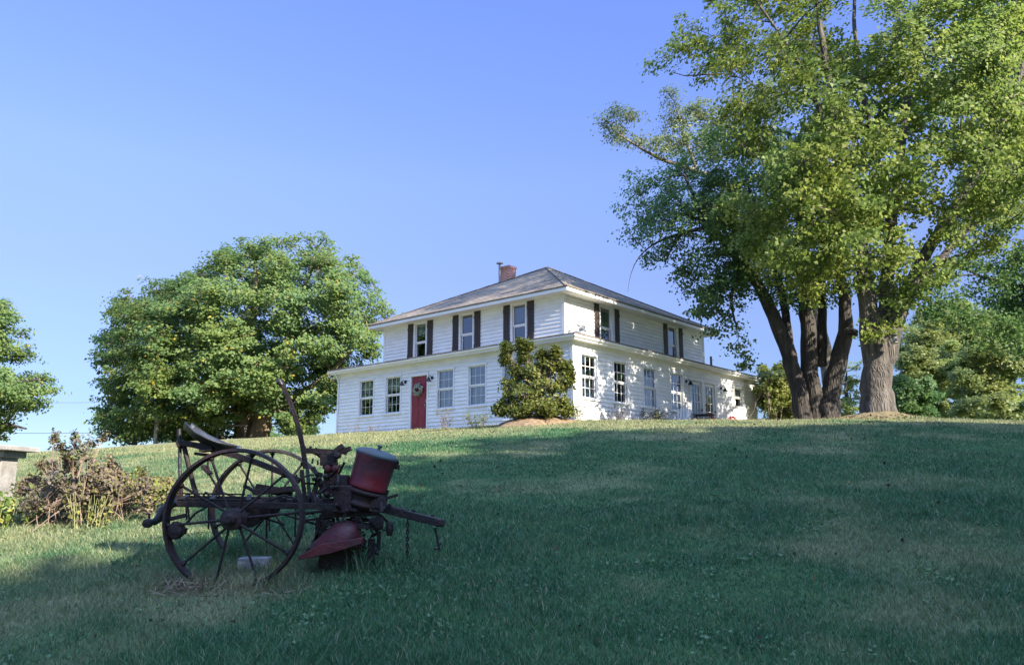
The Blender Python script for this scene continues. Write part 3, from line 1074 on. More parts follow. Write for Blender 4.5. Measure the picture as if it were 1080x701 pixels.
back_tree('field_tree', 'small yellow-green tree beyond the crest at the right edge', 1052, 52, blob(1050, 400, 46, 55, 52, 44, 13), LEAF['lime'])
back_tree('field_tree', 'mid-green tree beyond the crest just right of the thick trunk', 985, 56, blob(982, 392, 40, 62, 56, 54, 12), LEAF['lime'])
back_tree('field_tree', 'pale bushy tree standing between the thick trunk and the yellow-green tree', 1012, 66, blob(1006, 384, 46, 68, 66, 56, 12), LEAF['lime'])
back_tree('field_tree', 'tall hazy yellow-green tree at the back of the bank behind the thick trunk', 1035, 74, blob(1020, 368, 72, 52, 74, 64, 12), LEAF['lime'])
back_tree('field_tree', 'low bright bush along the crest at the right edge', 1062, 45, blob(1055, 432, 48, 20, 45, 36, 8), LEAF['lime'], base=462)
back_tree('field_tree', 'small dark bush rooted just behind the thick trunk', 958, 48, blob(962, 418, 26, 32, 48, 26, 9), LEAF['deep'])
back_tree('field_tree', 'thin pale tree seen in the gap between the dark stems and the thick trunk', 893, 58, blob(890, 405, 24, 44, 58, 18, 10), LEAF['lime'], gs=10)
back_tree('field_tree', 'low distant tree behind the shed vent pipe at the far end of the house', 795, 60, blob(800, 420, 40, 26, 60, 18, 9), LEAF['lime'], gs=12)
back_tree('field_tree', 'tall green tree filling the gap under the deep green crown at right', 1100, 60, blob(1095, 370, 60, 80, 60, 40, 15), LEAF['lime'])
back_tree('field_tree', 'dark low thicket tree behind the tan trunks of the round tree', 235, 62, blob(240, 455, 120, 16, 62, 34, 9), LEAF['deep'], base=474)

# --- shade trees standing to the right of the viewer, outside the picture; their shadow lies over the lawn
def shade_tree(x, y, h, r, seed, label='tall leafy tree in the row whose shadow falls across the lawn', group='shade trees right of the lawn'):
    R_ = rset(seed)
    z0 = float(ground_raw(np.array(x), np.array(y)))
    b = np.array([x, y, z0])
    limbs = [[(b + [0, 0, -.3], .55), (b + [0, 0, h * .25], .42), (b + [.3, .2, h * .55], .28), (b + [.1, .1, h * .9], .08)]]
    bl = []
    for i in range(70):
        a, u, v = R_.uniform(0, 6.28), R_.uniform(0, 1) ** .5, R_.uniform(-1, 1)
        zz = h * .57 + v * h * .40
        rr = r * max(.3, 1 - v ** 4) ** .5 * u
        bl.append((b + [rr * math.cos(a), rr * math.sin(a), zz], np.array([1.7, 1.7, 1.3]) * R_.uniform(.7, 1.1)))
    return tree('shade_tree', label, b, limbs, bl, LEAF['deep'], M['darkbark'], .40, 9, 30, .7, group=group, twigs=False, trunk_sides=8)

for i_, (p_, q_, h_, r_) in enumerate(((-1.8, 7.5, 17, 3.6), (2.0, 8.6, 18, 3.4), (5.6, 10.0, 18, 3.4), (9.2, 12.0, 19, 3.4), (12.8, 13.6, 19, 3.4), (16.2, 14.3, 18, 3.2), (19.6, 12.0, 18, 3.4), (23.0, 8.6, 18, 3.4), (26.5, 4.8, 17, 3.2),
                                       (4.0, -1.5, 15, 4.2), (11.5, 1.0, 15, 4.4), (19, 0.0, 15, 4.4))):
    q_ = q_ - (3.2 if p_ < 8 else 3.6 if p_ < 15 else 6.3) - 1.664 * (h_ - 3.0)
    a = (.687 * p_ - .727 * q_, .727 * p_ + .687 * q_, h_, r_, i_ + 1)
    shade_tree(*a)


for a in ((-34, 35.8, 14, 3.6, 30, 'tree far left of the house, mirrored in its two left windows', None), (37, 31, 10, 3.6, 33, 'small tree far right of the house beyond the tallest tree', None)):
    shade_tree(*a)


# ------------------------------------------------------------------ house
H = root('farmhouse', tuple(HC), 'white clapboard two storey farmhouse with red door and dark shutters on the crest', 'house', None, HA)
LW, RW = 12.8, 14.2
UX0, UX1, UY0, UY1 = -11.5, -1.4, 1.4, 12.0
X, Y, Z = np.array([1., 0, 0]), np.array([0, 1., 0]), np.array([0, 0, 1.])
# walls: origin, direction along, outward normal
WF, WR = (np.zeros(3), X, -Y), (np.zeros(3), Y, X)
WL, WB = (np.array([-LW, 0, 0]), Y, -X), (np.array([0, RW, 0]), X, Y)
UF, UR = (np.array([0, UY0, 0]), X, -Y), (np.array([UX1, 0, 0]), Y, X)
UL, UB = (np.array([UX0, 0, 0]), Y, -X), (np.array([0, UY1, 0]), X, Y)


def hp(mb, name, m, parent=H, **k):
    return mb.build(name, m, parent, local=True, **k)


def wbox(mb, w, s0, s1, z0, z1, o0, o1):
    mb.frame_box(w[0], w[1], w[2], Z, s0, s1, o0, o1, z0, z1)


def siding(mb, w, s0, s1, z0, z1, holes, ex=.145):
    zc = z0
    while zc < z1 - 1e-6:
        zt = min(zc + ex, z1)
        cuts = sorted({zc, zt} | {h[k] for h in holes for k in (2, 3) if zc < h[k] < zt})
        for a, b in zip(cuts[:-1], cuts[1:]):
            mid = (a + b) / 2
            segs, cur = [], s0
            for h in sorted(h for h in holes if h[2] < mid < h[3]):
                segs.append((cur, h[0]))
                cur = h[1]
            segs.append((cur, s1))
            oa = .034 - .028 * (a - zc) / ex
            ob = .034 - .028 * (b - zc) / ex
            for p, q in segs:
                if q - p < .005:
                    continue
                f = lambda s, z, o: w[0] + w[1] * s + Z * z + w[2] * o
                mb.add([f(p, a, oa), f(q, a, oa), f(q, b, ob), f(p, b, ob)], [(0, 1, 2, 3)])
                if a == zc:
                    mb.add([f(p, a, .004), f(q, a, .004), f(q, a, oa), f(p, a, oa)], [(0, 1, 2, 3)])
        zc = zt


FWIN = [(-11.33, -10.42), (-9.62, -8.72), (-6.55, -5.68), (-4.86, -4.0), (-3.15, -2.3), (-1.75, -.9)]
RWIN = [(.44, 1.34), (2.42, 3.30), (4.42, 5.32), (6.42, 7.34)]
DOOR = (-8.06, -7.14, .02, 2.18)
FD = [(8.02, 8.95), (9.18, 10.12)]
SW = (12.02, 12.78, 1.42, 2.2)
UFW = [(-9.45, -8.78), (-6.70, -6.02), (-3.90, -3.24)]
URW = [(3.66, 4.42), (8.80, 9.48)]
LZ, UZ = (.82, 2.27), (3.10, 4.74)
fh = [(a, b, *LZ) for a, b in FWIN] + [DOOR]
rh = [(a, b, *LZ) for a, b in RWIN] + [(a, b, .02, 2.16) for a, b in FD] + [SW]
ufh = [(a, b, *UZ) for a, b in UFW]
urh = [(a, b, *UZ) for a, b in URW]
lw = MB()
for w, a, b, hs in ((WF, -LW, 0, fh), (WR, 0, RW, rh), (WL, 0, RW, []), (WB, -LW, 0, [])):
    siding(lw, w, a, b, -.7 + .0, 2.72, hs)
hp(lw, 'lower_wall', M['siding'])
uw = MB()
for w, a, b, hs in ((UF, UX0, UX1, ufh), (UR, UY0, UY1, urh), (UL, UY0, UY1, []), (UB, UX0, UX1, [])):
    siding(uw, w, a, b, 2.9, 4.86, hs)
hp(uw, 'upper_wall', M['siding'])
for (x, y, sx, sy, z0, z1) in ((0, 0, 1, -1, -.7, 2.7), (0, RW, 1, 1, -.7, 2.7), (-LW, 0, -1, -1, -.7, 2.7), (-LW, RW, -1, 1, -.7, 2.7),
                               (UX1, UY0, 1, -1, 2.9, 4.84), (UX1, UY1, 1, 1, 2.9, 4.84), (UX0, UY0, -1, -1, 2.9, 4.84), (UX0, UY1, -1, 1, 2.9, 4.84)):
    xa, xb = sorted((x - sx * .085, x + sx * .035))
    ya, yb = sorted((y - sy * .085, y + sy * .035))
    ct = MB()
    ct.box(xa, xb, ya, yb, z0, z1)
    hp(ct, 'corner_trim', M['trim'])
# dark rooms behind the glass
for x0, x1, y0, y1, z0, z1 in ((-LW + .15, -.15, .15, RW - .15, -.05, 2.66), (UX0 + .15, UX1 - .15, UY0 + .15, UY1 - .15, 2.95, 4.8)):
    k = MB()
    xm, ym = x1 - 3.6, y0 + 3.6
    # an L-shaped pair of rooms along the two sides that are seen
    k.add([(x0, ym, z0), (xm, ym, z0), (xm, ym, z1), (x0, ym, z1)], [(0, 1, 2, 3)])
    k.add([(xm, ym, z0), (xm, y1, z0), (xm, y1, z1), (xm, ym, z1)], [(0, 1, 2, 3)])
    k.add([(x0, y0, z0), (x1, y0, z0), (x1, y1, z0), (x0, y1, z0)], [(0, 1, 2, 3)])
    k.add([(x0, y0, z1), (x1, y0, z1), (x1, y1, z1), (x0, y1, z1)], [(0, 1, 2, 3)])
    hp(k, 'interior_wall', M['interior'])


def window(w, s0, s1, z0, z1, cols=3, rows=2, case=.055, cover=None, mid=None, mu=.010):
    f = MB()
    # casing round the hole
    wbox(f, w, s0 - case, s0, z0 - .02, z1 + .02, -.02, .05)
    wbox(f, w, s1, s1 + case, z0 - .02, z1 + .02, -.02, .05)
    wbox(f, w, s0 - case - .02, s1 + case + .02, z1 + .02, z1 + .10, -.02, .06)
    wbox(f, w, s0 - case - .03, s1 + case + .03, z0 - .075, z0 - .02, -.02, .075)
    e = .042
    zm = mid or (z0 + z1) / 2
    for (a, b, o) in ((z0 - .02, zm, -.055), (zm, z1 + .02, -.03)):
        wbox(f, w, s0, s0 + e, a, b, o - .02, o + .012)
        wbox(f, w, s1 - e, s1, a, b, o - .02, o + .012)
        wbox(f, w, s0 + e, s1 - e, a, a + e + .012, o - .02, o + .012)
        wbox(f, w, s0 + e, s1 - e, b - e, b, o - .02, o + .012)
        for i in range(1, cols):
            s = s0 + e + (s1 - s0 - 2 * e) * i / cols
            wbox(f, w, s - mu, s + mu, a + e + .012, b - e, o - .010, o + .002)
        for i in range(1, rows):
            z = a + e + (b - a - 2 * e) * i / rows
            for q in range(cols):
                sa = s0 + e + (s1 - s0 - 2 * e) * q / cols + (mu if q else 0)
                sb = s0 + e + (s1 - s0 - 2 * e) * (q + 1) / cols - (mu if q < cols - 1 else 0)
                wbox(f, w, sa, sb, z - mu, z + mu, o - .009, o + .001)
    fo = hp(f, 'window', M['trim'])
    p = MB()
    for (a, b, o) in ((z0, zm - .02, -.062), (zm + .02, z1, -.037)):
        g = lambda s, z: w[0] + w[1] * s + Z * z + w[2] * o
        p.add([g(s0 + .02, a), g(s1 - .02, a), g(s1 - .02, b), g(s0 + .02, b)], [(0, 1, 2, 3)])
    hp(p, 'pane', M['glass'], fo)
    if cover:
        m, za, zb = cover
        c = MB()
        wbox(c, w, s0 - .04, s1 + .04, z0 + (z1 - z0) * za, z0 + (z1 - z0) * zb, -.13, -.115)
        hp(c, 'blind_or_sky_panel', m, fo)  # blinds and curtains, plus the sheets that imitate reflected sky
    return fo


covers = [(M['blind'], .5, 1.03), (M['blind'], .62, 1.03), (M['sky_panel'], -.03, 1.03), (M['sky_panel'], -.03, 1.03), (M['sky_panel'], -.03, 1.03), (M['sky_panel'], -.03, 1.03)]
for (a, b), cv in zip(FWIN, covers):
    window(WF, a, b, *LZ, cover=cv, mu=.006)
for (a, b), cv in zip(RWIN, [None, None, (M['sheer'], -.03, .5), None]):
    window(WR, a, b, *LZ, cover=cv)
window(WR, *SW, cols=1, rows=1, cover=(M['blind'], .5, 1.03))
for (a, b), cv in zip(UFW, [(M['blind'], .72, 1.03), None, (M['sheer'], .6, 1.03)]):
    window(UF, a, b, *UZ, cols=1, rows=1, cover=cv)
for (a, b) in URW:
    window(UR, a, b, *UZ, cols=1, rows=1, cover=(M['sheer'], .5, 1.03))


def shutter(w, s0, s1):
    k = MB()
    n = 3
    pw = (s1 - s0) / n
    for i in range(n):
        wbox(k, w, s0 + i * pw + .004, s0 + (i + 1) * pw - .004, 3.07, 4.80, .03, .052)
    for z in (3.30, 4.50):
        wbox(k, w, s0 + .01, s1 - .01, z, z + .13, .052, .078)
    hp(k, 'shutter', M['shutter'])


for a, b in UFW:
    shutter(UF, a - .46, a - .13)
    shutter(UF, b + .10, b + .43)
for a, b in URW:
    shutter(UR, a - .40, a - .09)
    shutter(UR, b + .24, b + .55)

# red front door
d = MB()
a, b, z0, z1 = DOOR
wbox(d, WF, a + .01, b - .01, z0, z1 - .01, -.05, -.01)
cxs = ((a + .12, (a + b) / 2 - .05), ((a + b) / 2 + .05, b - .12))
for p, q in cxs:
    for r0, r1 in ((.22, .85), (.98, 1.55), (1.66, 2.05)):
        wbox(d, WF, p, q, r0, r1, -.01, .002)
        wbox(d, WF, p + .05, q - .05, r0 + .05, r1 - .05, .002, .008)
do = hp(d, 'front_door', M['reddoor'])
k = MB()
k.lathe(WF[0] + X * (b - .09) + Z * 1.0 - Y * (-.012), -Y, [(.012, 0), (.012, .04), (.03, .05), (.034, .07), (.02, .085)], 12)
hp(k, 'handle', M['metal'], do, smooth=True)
k = MB()
wbox(k, WF, b - .12, b - .06, 1.10, 1.22, -.01, .004)
hp(k, 'lock_plate', M['metal'], do)
c = MB()
wbox(c, WF, a - .075, a, 0, z1 + .01, -.06, .05)
wbox(c, WF, b, b + .075, 0, z1 + .01, -.06, .05)
wbox(c, WF, a - .09, b + .09, z1 + .01, z1 + .12, -.06, .06)
wbox(c, WF, a - .03, b + .03, -.06, .018, -.06, .10)
hp(c, 'door_casing', M['trim'])

# two glazed side doors
for a, b in FD:
    f = MB()
    z0, z1 = .03, 2.15
    wbox(f, WR, a + .005, a + .13, z0, z1, -.05, -.008)
    wbox(f, WR, b - .13, b - .005, z0, z1, -.05, -.008)
    wbox(f, WR, a + .13, b - .13, z0, z0 + .24, -.05, -.008)
    wbox(f, WR, a + .13, b - .13, z1 - .13, z1, -.05, -.008)
    ga, gb, gc, gd = a + .13, b - .13, z0 + .24, z1 - .13
    for i in (1, 2):
        s = ga + (gb - ga) * i / 3
        wbox(f, WR, s - .011, s + .011, gc, gd, -.035, -.020)
    for i in range(1, 5):
        z = gc + (gd - gc) * i / 5
        for q in range(3):
            wbox(f, WR, ga + (gb - ga) * q / 3 + (.011 if q else 0), ga + (gb - ga) * (q + 1) / 3 - (.011 if q < 2 else 0), z - .011, z + .011, -.034, -.021)
    fo = hp(f, 'glazed_door', M['trim'])
    p = MB()
    g = lambda s, z: WR[0] + Y * s + Z * z - X * .042
    p.add([g(ga - .02, gc - .02), g(gb + .02, gc - .02), g(gb + .02, gd + .02), g(ga - .02, gd + .02)], [(0, 1, 2, 3)])
    hp(p, 'pane', M['glass'], fo)
    k = MB()
    k.lathe(Y * (b - .07) + Z * 1.0 - X * .010, X, [(.012, 0), (.012, .04), (.03, .05), (.034, .07), (.02, .085)], 12)
    hp(k, 'handle', M['black'], fo, smooth=True)
c = MB()
for s0, s1 in ((7.92, 8.02), (8.95, 9.18), (10.12, 10.24)):
    wbox(c, WR, s0, s1, 0, 2.17, -.05, .05)
wbox(c, WR, 7.90, 10.26, 2.17, 2.29, -.05, .06)
hp(c, 'door_casing', M['trim'])


def wall_lamp(w, s, z):
    k = MB()
    o = w[0] + w[1] * s + Z * z
    k.lathe(o + w[2] * .028, w[2], [(.07, 0), (.07, .015), (.03, .03)], 14)
    k.tube([o + w[2] * .05, o + w[2] * .13 + Z * .06, o + w[2] * .20 + Z * .04, o + w[2] * .22 - Z * .02], .013, 6)
    k.lathe(o + w[2] * .22 - Z * .16, Z, [(.12, 0), (.115, .012), (.055, .10), (.045, .15), (.02, .17)], 16)
    hp(k, 'wall_lamp', M['lamp'], smooth=True)


wall_lamp(WF, -8.42, 2.02)
wall_lamp(WF, -6.86, 2.05)
wall_lamp(WR, 7.68, 2.08)
wall_lamp(WR, 10.72, 2.08)


def roof_ring(name, eave, inner, ze, zi, m, th=.05):
    """roof planes from the eave rectangle up to the inner one, as one closed slab"""
    k = MB()
    def q(r, z):
        x0, x1, y0, y1 = r
        return [(x0, y0, z), (x1, y0, z), (x1, y1, z), (x0, y1, z)]
    A, B_ = q(eave, ze), q(inner, zi)
    for i in range(4):
        j = (i + 1) % 4
        L = np.linalg.norm(np.array(A[j]) - A[i])
        mid = (np.array(A[i]) + A[j]) / 2
        dirn = (np.array(A[j]) - A[i]) / L
        pts = [A[i], A[j], B_[j], B_[i]]
        hgt = lambda p: np.linalg.norm((np.array(p) - A[i]) - dirn * ((np.array(p) - A[i]) @ dirn))
        uv = [(((np.array(p) - A[i]) @ dirn), hgt(p)) for p in pts]
        if np.linalg.norm(np.array(B_[i]) - B_[j]) < 1e-6:
            k.add(pts[:3], [(0, 1, 2)], [uv[:3]])
        else:
            k.add(pts, [(0, 1, 2, 3)], [uv])
        lo = [(p[0], p[1], p[2] - th) for p in (A[i], A[j])]
        k.add([lo[0], lo[1], A[j], A[i]], [(0, 1, 2, 3)], [[(0, 0), (L, 0), (L, th), (0, th)]])
    return k


def ring_box(mb, r, z0, z1, t):
    """four boards butted round the rectangle r, t thick outwards"""
    x0, x1, y0, y1 = r
    mb.box(x0, x1, y0 - t, y0, z0, z1)
    mb.box(x0, x1, y1, y1 + t, z0, z1)
    mb.box(x0 - t, x0, y0 - t, y1 + t, z0, z1)
    mb.box(x1, x1 + t, y0 - t, y1 + t, z0, z1)


def ring_flat(mb, ro, ri, z):
    a = [(ro[0], ro[2], z), (ro[1], ro[2], z), (ro[1], ro[3], z), (ro[0], ro[3], z)]
    b = [(ri[0], ri[2], z), (ri[1], ri[2], z), (ri[1], ri[3], z), (ri[0], ri[3], z)]
    for i in range(4):
        j = (i + 1) % 4
        mb.add([a[i], a[j], b[j], b[i]], [(0, 3, 2, 1)])


LE = (-LW - .28, .28, -.28, RW + .28)
UI = (UX0, UX1, UY0, UY1)
k = roof_ring('lower_roof', (LE[0] - .09, LE[1] + .09, LE[2] - .09, LE[3] + .09), UI, 2.90, 3.06, M['shingle'])
hp(k, 'lower_roof', M['shingle'])
k = MB()
ring_box(k, LE, 2.70, 2.845, .025)
hp(k, 'lower_fascia', M['trim'])
k = MB()
ring_flat(k, LE, (-LW, 0, 0, RW), 2.705)
hp(k, 'lower_soffit', M['soffit'])
g = MB()
x0, x1, y0, y1 = (LE[0] - .025, LE[1] + .025, LE[2] - .025, LE[3] + .025)
prof = [(.0, .0), (.035, .0), (.075, .035), (.085, .075), (.085, .085), (.0, .085)]
for A_, B_, n_ in (((x0 - .08, y0), (x1 + .08, y0), (0, -1)), ((x1, y0 - .0), (x1, y1), (1, 0)), ((x0, y1), (x0, y0), (-1, 0))):
    vs = []
    for P in (A_, B_):
        for o, z in prof:
            vs.append((P[0] + n_[0] * o, P[1] + n_[1] * o, 2.755 + z))
    n = len(prof)
    g.add(vs, [(i, (i + 1) % n, n + (i + 1) % n, n + i) for i in range(n)] + [tuple(range(n))[::-1], tuple(range(n, 2 * n))])
hp(g, 'gutter', M['trim'])
k = MB()
k.tube([(-LW + .02, -.30, 2.74), (-LW - .0, -.16, 2.58), (-LW + .02, -.07, 2.4), (-LW + .02, -.07, -.3)], .035, 8)
hp(k, 'downspout', M['trim'], smooth=True)

UE = (-11.95, -.88, .88, 12.55)
APX = (-6.42, 6.72)
k = roof_ring('roof', (UE[0] - .05, UE[1] + .05, UE[2] - .05, UE[3] + .05), (APX[0], APX[0], APX[1], APX[1]), 4.965, 7.86, M['shingle'])
# hip caps
for (x, y) in ((UE[0], UE[2]), (UE[1], UE[2]), (UE[1], UE[3]), (UE[0], UE[3])):
    a = np.array([x, y, 4.985])
    b = np.array([APX[0], APX[1], 7.875])
    k.bar(a, b, .16, .03)
ro = hp(k, 'roof', M['shingle'])
k = MB()
ring_box(k, UE, 4.79, 4.915, .025)
hp(k, 'fascia', M['trim'])
k = MB()
ring_flat(k, UE, UI, 4.80)
hp(k, 'soffit', M['soffit'])
k = MB()
k.box(-8.42, -7.92, 5.75, 6.25, 5.8, 7.93)
k.box(-8.45, -7.89, 5.72, 6.28, 7.93, 8.05)
ch = hp(k, 'chimney', M['brick'], ro)
k = MB()
k.box(-8.31, -8.03, 5.86, 6.14, 8.05, 8.10)
hp(k, 'chimney_flue', M['concrete'], ro)
k = MB()
k.lathe((-8.36, 5.60, 6.2), Z, [(.055, 0), (.055, 1.96)], 10)
k.lathe((-8.36, 5.60, 8.14), Z, [(.06, 0), (.17, .03), (.15, .07), (.05, .13)], 14)
hp(k, 'stove_pipe', M['metal'], ro, smooth=True)
k = MB()
k.lathe((-1.6, 13.1, 2.8), Z, [(.055, 0), (.055, 1.15)], 10)
hp(k, 'vent_pipe', mat('brown_pipe', (.10, .07, .065), (.16, .11, .10), 6, .6), smooth=True)


def hw(x, y, z=0):
    """house frame to world"""
    return HC + HE1 * x + HE2 * y + np.array([0, 0, z])


# wreath on the red door
wc = hw(-7.63, -.05, 1.62)
wr = root('door_wreath', tuple(wc), 'pale leafy wreath hanging on the red door', 'wreath')
k = MB()
ring = [wc + HE1 * .17 * math.cos(t) + Z * .17 * math.sin(t) for t in np.linspace(0, 2 * math.pi, 25)]
k.tube(ring, .018, 6, cap=False)
k.build('ring', M['twig'], wr)
t = rng.uniform(0, 2 * np.pi, 320)
P = wc + np.outer(np.cos(t), HE1) * .18 + np.outer(np.sin(t), Z) * .18 + rng.normal(size=(320, 3)) * .035 - HE2 * .03
v, f = leaf_quads(P, .085, P - wc - HE2 * .2, 0)
np_mesh('leaves', v, f, 4, M['wreath'], wr)

# small things on the far terrace
def shell_chair(px, d, label, yaw):
    p = at(px, 443, d)
    p[2] = float(gz(p[0], p[1]))
    r = root('lawn_chair', tuple(p), label, 'chair', 'red lawn chairs by the side doors', yaw)
    s = MB()
    s.add([], [])
    n, mm = 12, 8
    V, Fc = [], []
    for j in range(mm + 1):                      # clam-shell back
        v = j / mm
        for i in range(n + 1):
            a = (i / n - .5) * 2
            wdt = .30 * math.sqrt(max(.02, 1 - max(0, v - .35) ** 2 / .43)) * (.8 + .2 * min(1, v * 3))
            V.append((a * wdt, .20 + .16 * v - .08 * (a * a), .42 + .50 * v - .02 * math.cos(a * 9) * v))
    for j in range(mm):
        for i in range(n):
            q = j * (n + 1) + i
            Fc.append((q, q + 1, q + n + 2, q + n + 1))
    s.add(V, Fc)
    bk = s.build('backrest', M['chairred'], r, smooth=True, local=True)
    md = bk.modifiers.new('solid', 'SOLIDIFY')
    md.thickness = .012
    s = MB()
    s.frame_box((0, 0, .40), (1, 0, 0), (0, 1, -.12), (0, 0, 1), -.26, .26, -.26, .22, -.012, .012)
    s.build('seat', M['chairred'], r, local=True, bevel=.008)
    for sx in (-1, 1):
        k = MB()
        k.tube([(sx * .27, .26, .62), (sx * .31, 0, .62), (sx * .31, -.24, .58), (sx * .30, -.28, .3), (sx * .30, -.26, .02), (sx * .30, 0, .015), (sx * .29, .36, .015)], .014, 8)
        k.build('arm', M['chairred'], r, smooth=True, local=True)


shell_chair(757.5, 33.8, 'red shell-back metal chair next to the dark table', HA + math.pi / 2 + .25)
shell_chair(777.5, 35.5, 'red shell-back metal chair under the small end window', HA + math.pi / 2 - .35)
p = at(743, 443, 32.8)
p[2] = float(gz(p[0], p[1]))
r = root('patio_table', tuple(p), 'low dark table outside the glazed doors', 'table', None, HA)
k = MB()
k.lathe((0, 0, .68), Z, [(.40, 0), (.42, .01), (.42, .03), (.40, .04)], 24)
k.build('tabletop', M['black'], r, local=True, smooth=True)
for i in range(4):
    a = i * math.pi / 2 + .7
    k = MB()
    k.tube([(.30 * math.cos(a), .30 * math.sin(a), .68), (.22 * math.cos(a), .22 * math.sin(a), .35), (.34 * math.cos(a), .34 * math.sin(a), 0)], .014, 6)
    k.build('leg', M['black'], r, local=True)
p = at(721, 443, 31.8)
p[2] = float(gz(p[0], p[1]))
r = root('deck_chair', tuple(p), 'white slatted chair turned sideways near the window wall', 'chair', None, HA + .4)
k = MB()
for i in range(5):
    k.frame_box((0, 0, .30), (1, 0, 0), (0, .50, .87), (0, -.87, .5), -.26 + i * .11, -.18 + i * .11, 0, .62 + .05 * (2 - abs(i - 2)), -.01, .01)
k.build('backrest', M['white'], r, local=True)
k = MB()
for i in range(5):
    k.box(-.26, .26, -.45 + i * .10, -.37 + i * .10, .32 - i * .012, .34 - i * .012)
k.build('seat', M['white'], r, local=True)
for sx in (-1, 1):
    k = MB()
    k.box(sx * .29 - .02, sx * .29 + .02, -.44, -.38, 0, .52)
    k.build('leg', M['white'], r, local=True)
    k = MB()
    k.bar((sx * .29, -.40, .30), (sx * .29, .45, .02), .03, .08)
    k.build('leg', M['white'], r, local=True)
    k = MB()
    k.box(sx * .33 - .05, sx * .33 + .05, -.46, .25, .52, .54)
    k.build('arm', M['white'], r, local=True)


# ------------------------------------------------------------------ bushes and plants
def plant(name, label, base, boughs, leaf, stemm, size, nspray, nleaf, rs, nst=14, stem_r=.012, cat='bush', group=None, up=.6, flat=.7, spread=.25):
    base = np.array(base)
    t = root(name, tuple(base), label, cat, group)
    st = MB()
    V, Fq, k = [], [], 0
    cc = np.mean([c for c, r in boughs], axis=0)
    for c, R in boughs:
        b0 = base + np.array([rng.normal() * spread, rng.normal() * spread, -.05])
        b0[:2] = b0[:2] * .6 + np.array(c)[:2] * .4 if spread > .3 else b0[:2]
        b0[2] = float(gz(b0[0], b0[1])) - .04
        P = curve(b0, c, (rng.normal() * .05, rng.normal() * .05, .08), 7)
        st.tube(P, list(np.linspace(stem_r, stem_r * .4, 7)), 5)
        pts, ctr, ii = spray_points(c, R, nspray, nleaf, flat, rs)
        v, f = leaf_quads(pts, size, pts - cc, up)
        V.append(v)
        Fq.append(f + k)
        k += len(v)
        for q in ctr:
            st.tube(curve(P[random.randint(3, 6)], q, (0, 0, .1), 4), [stem_r * .5, stem_r * .4, stem_r * .3, stem_r * .15], 3, cap=False)
    st.build('stems', stemm, t, smooth=True)
    np_mesh('leaves', np.concatenate(V), np.concatenate(Fq), 4, leaf, t)
    return t


# planted bush at the corner on its heap of mulch
bc = at(560, 443, 26.0)
bc[2] = float(gz(bc[0], bc[1]))
def mound(name, c, ra, rb, h, m):
    k = MB()
    n, rr = 40, 12
    mv, mf = [], []
    for j in range(rr + 1):
        for i in range(n):
            a = 2 * math.pi * i / n
            q = j / rr
            wob = 1 + .12 * math.sin(3 * a + 1) + .08 * math.sin(7 * a)
            x, y = q * ra * wob * math.cos(a), q * rb * wob * math.sin(a)
            z = h * (1 - q ** 2.2) + .05 * (random.random() - .5) * (1 - q * .5)
            zz = float(gz(c[0] + x, c[1] + y))
            mv.append((c[0] + x, c[1] + y, zz + z - .04 * (q > .99)))
    for j in range(rr):
        for i in range(n):
            a, b = j * n + i, j * n + (i + 1) % n
            mf.append((a, b, b + n, a + n))
    k.add(mv, mf)
    return k.build(name, m, None, origin=c, smooth=True)


tag(mound('mulch_mound', bc, 1.30, 1.05, .30, M['mulch']), 'heap of tan mulch under the bush by the corner of the house', 'mulch')
sm = at(924, 441, 26.8)
sm[2] = float(gz(sm[0], sm[1]))
mound('soil_bank', sm, 1.35, 1.25, .07, M['rootsoil'])['kind'] = 'structure'
bl = [(546, 390, 26, 8, 8), (553, 375, 26, 6, 8), (557, 395, 25.8, 13, 11), (570, 390, 26, 13, 11), (585, 386, 26.1, 6, 8), (596, 388, 26.1, 7, 9), (540, 405, 25.9, 12, 10), (555, 415, 25.6, 15, 12), (575, 410, 25.7, 15, 12),
      (592, 405, 26, 11, 11), (536, 424, 25.8, 12, 9), (552, 430, 25.5, 14, 8), (572, 428, 25.5, 15, 10), (590, 424, 25.8, 11, 10), (533, 378, 26, 3.5, 7), (534, 365, 26, 2.5, 5), (527, 432, 25.9, 6, 5), (598, 432, 25.9, 6, 5), (572, 374, 26.3, 5, 7), (601, 398, 26.1, 3, 9), (545, 434, 25.7, 9, 5), (580, 434, 25.7, 10, 5), (556, 364, 26, 3, 5), (586, 371, 26, 3, 6), (549, 362, 26, 2.5, 5)]
plant('corner_bush', 'dense round green bush growing on a mulch heap at the near corner of the house', bc + [0, 0, .2], px_boughs(bl), LEAF['bush'], M['twig'], .095, 24, 30, .20, stem_r=.022, up=.4)

# yellow-green shrub past the far end of the house
pb = at(820, 443, 37)
pb[2] = float(gz(pb[0], pb[1]))
bl = []
R9 = rset(9)
for i in range(30):
    x, y = R9.uniform(800, 845), R9.uniform(398, 442)
    bl.append((x, y, 37.5 + R9.uniform(-1, 1), 9, 8))
bl += [(806, 392, 38, 6, 7), (822, 388, 38, 6, 6), (838, 395, 38, 8, 6)]
plant('end_shrub', 'yellow-green shrub past the far end wall of the house', pb, px_boughs(bl), LEAF['lime'], M['twig'], .14, 20, 30, .28, stem_r=.02, spread=1.0)


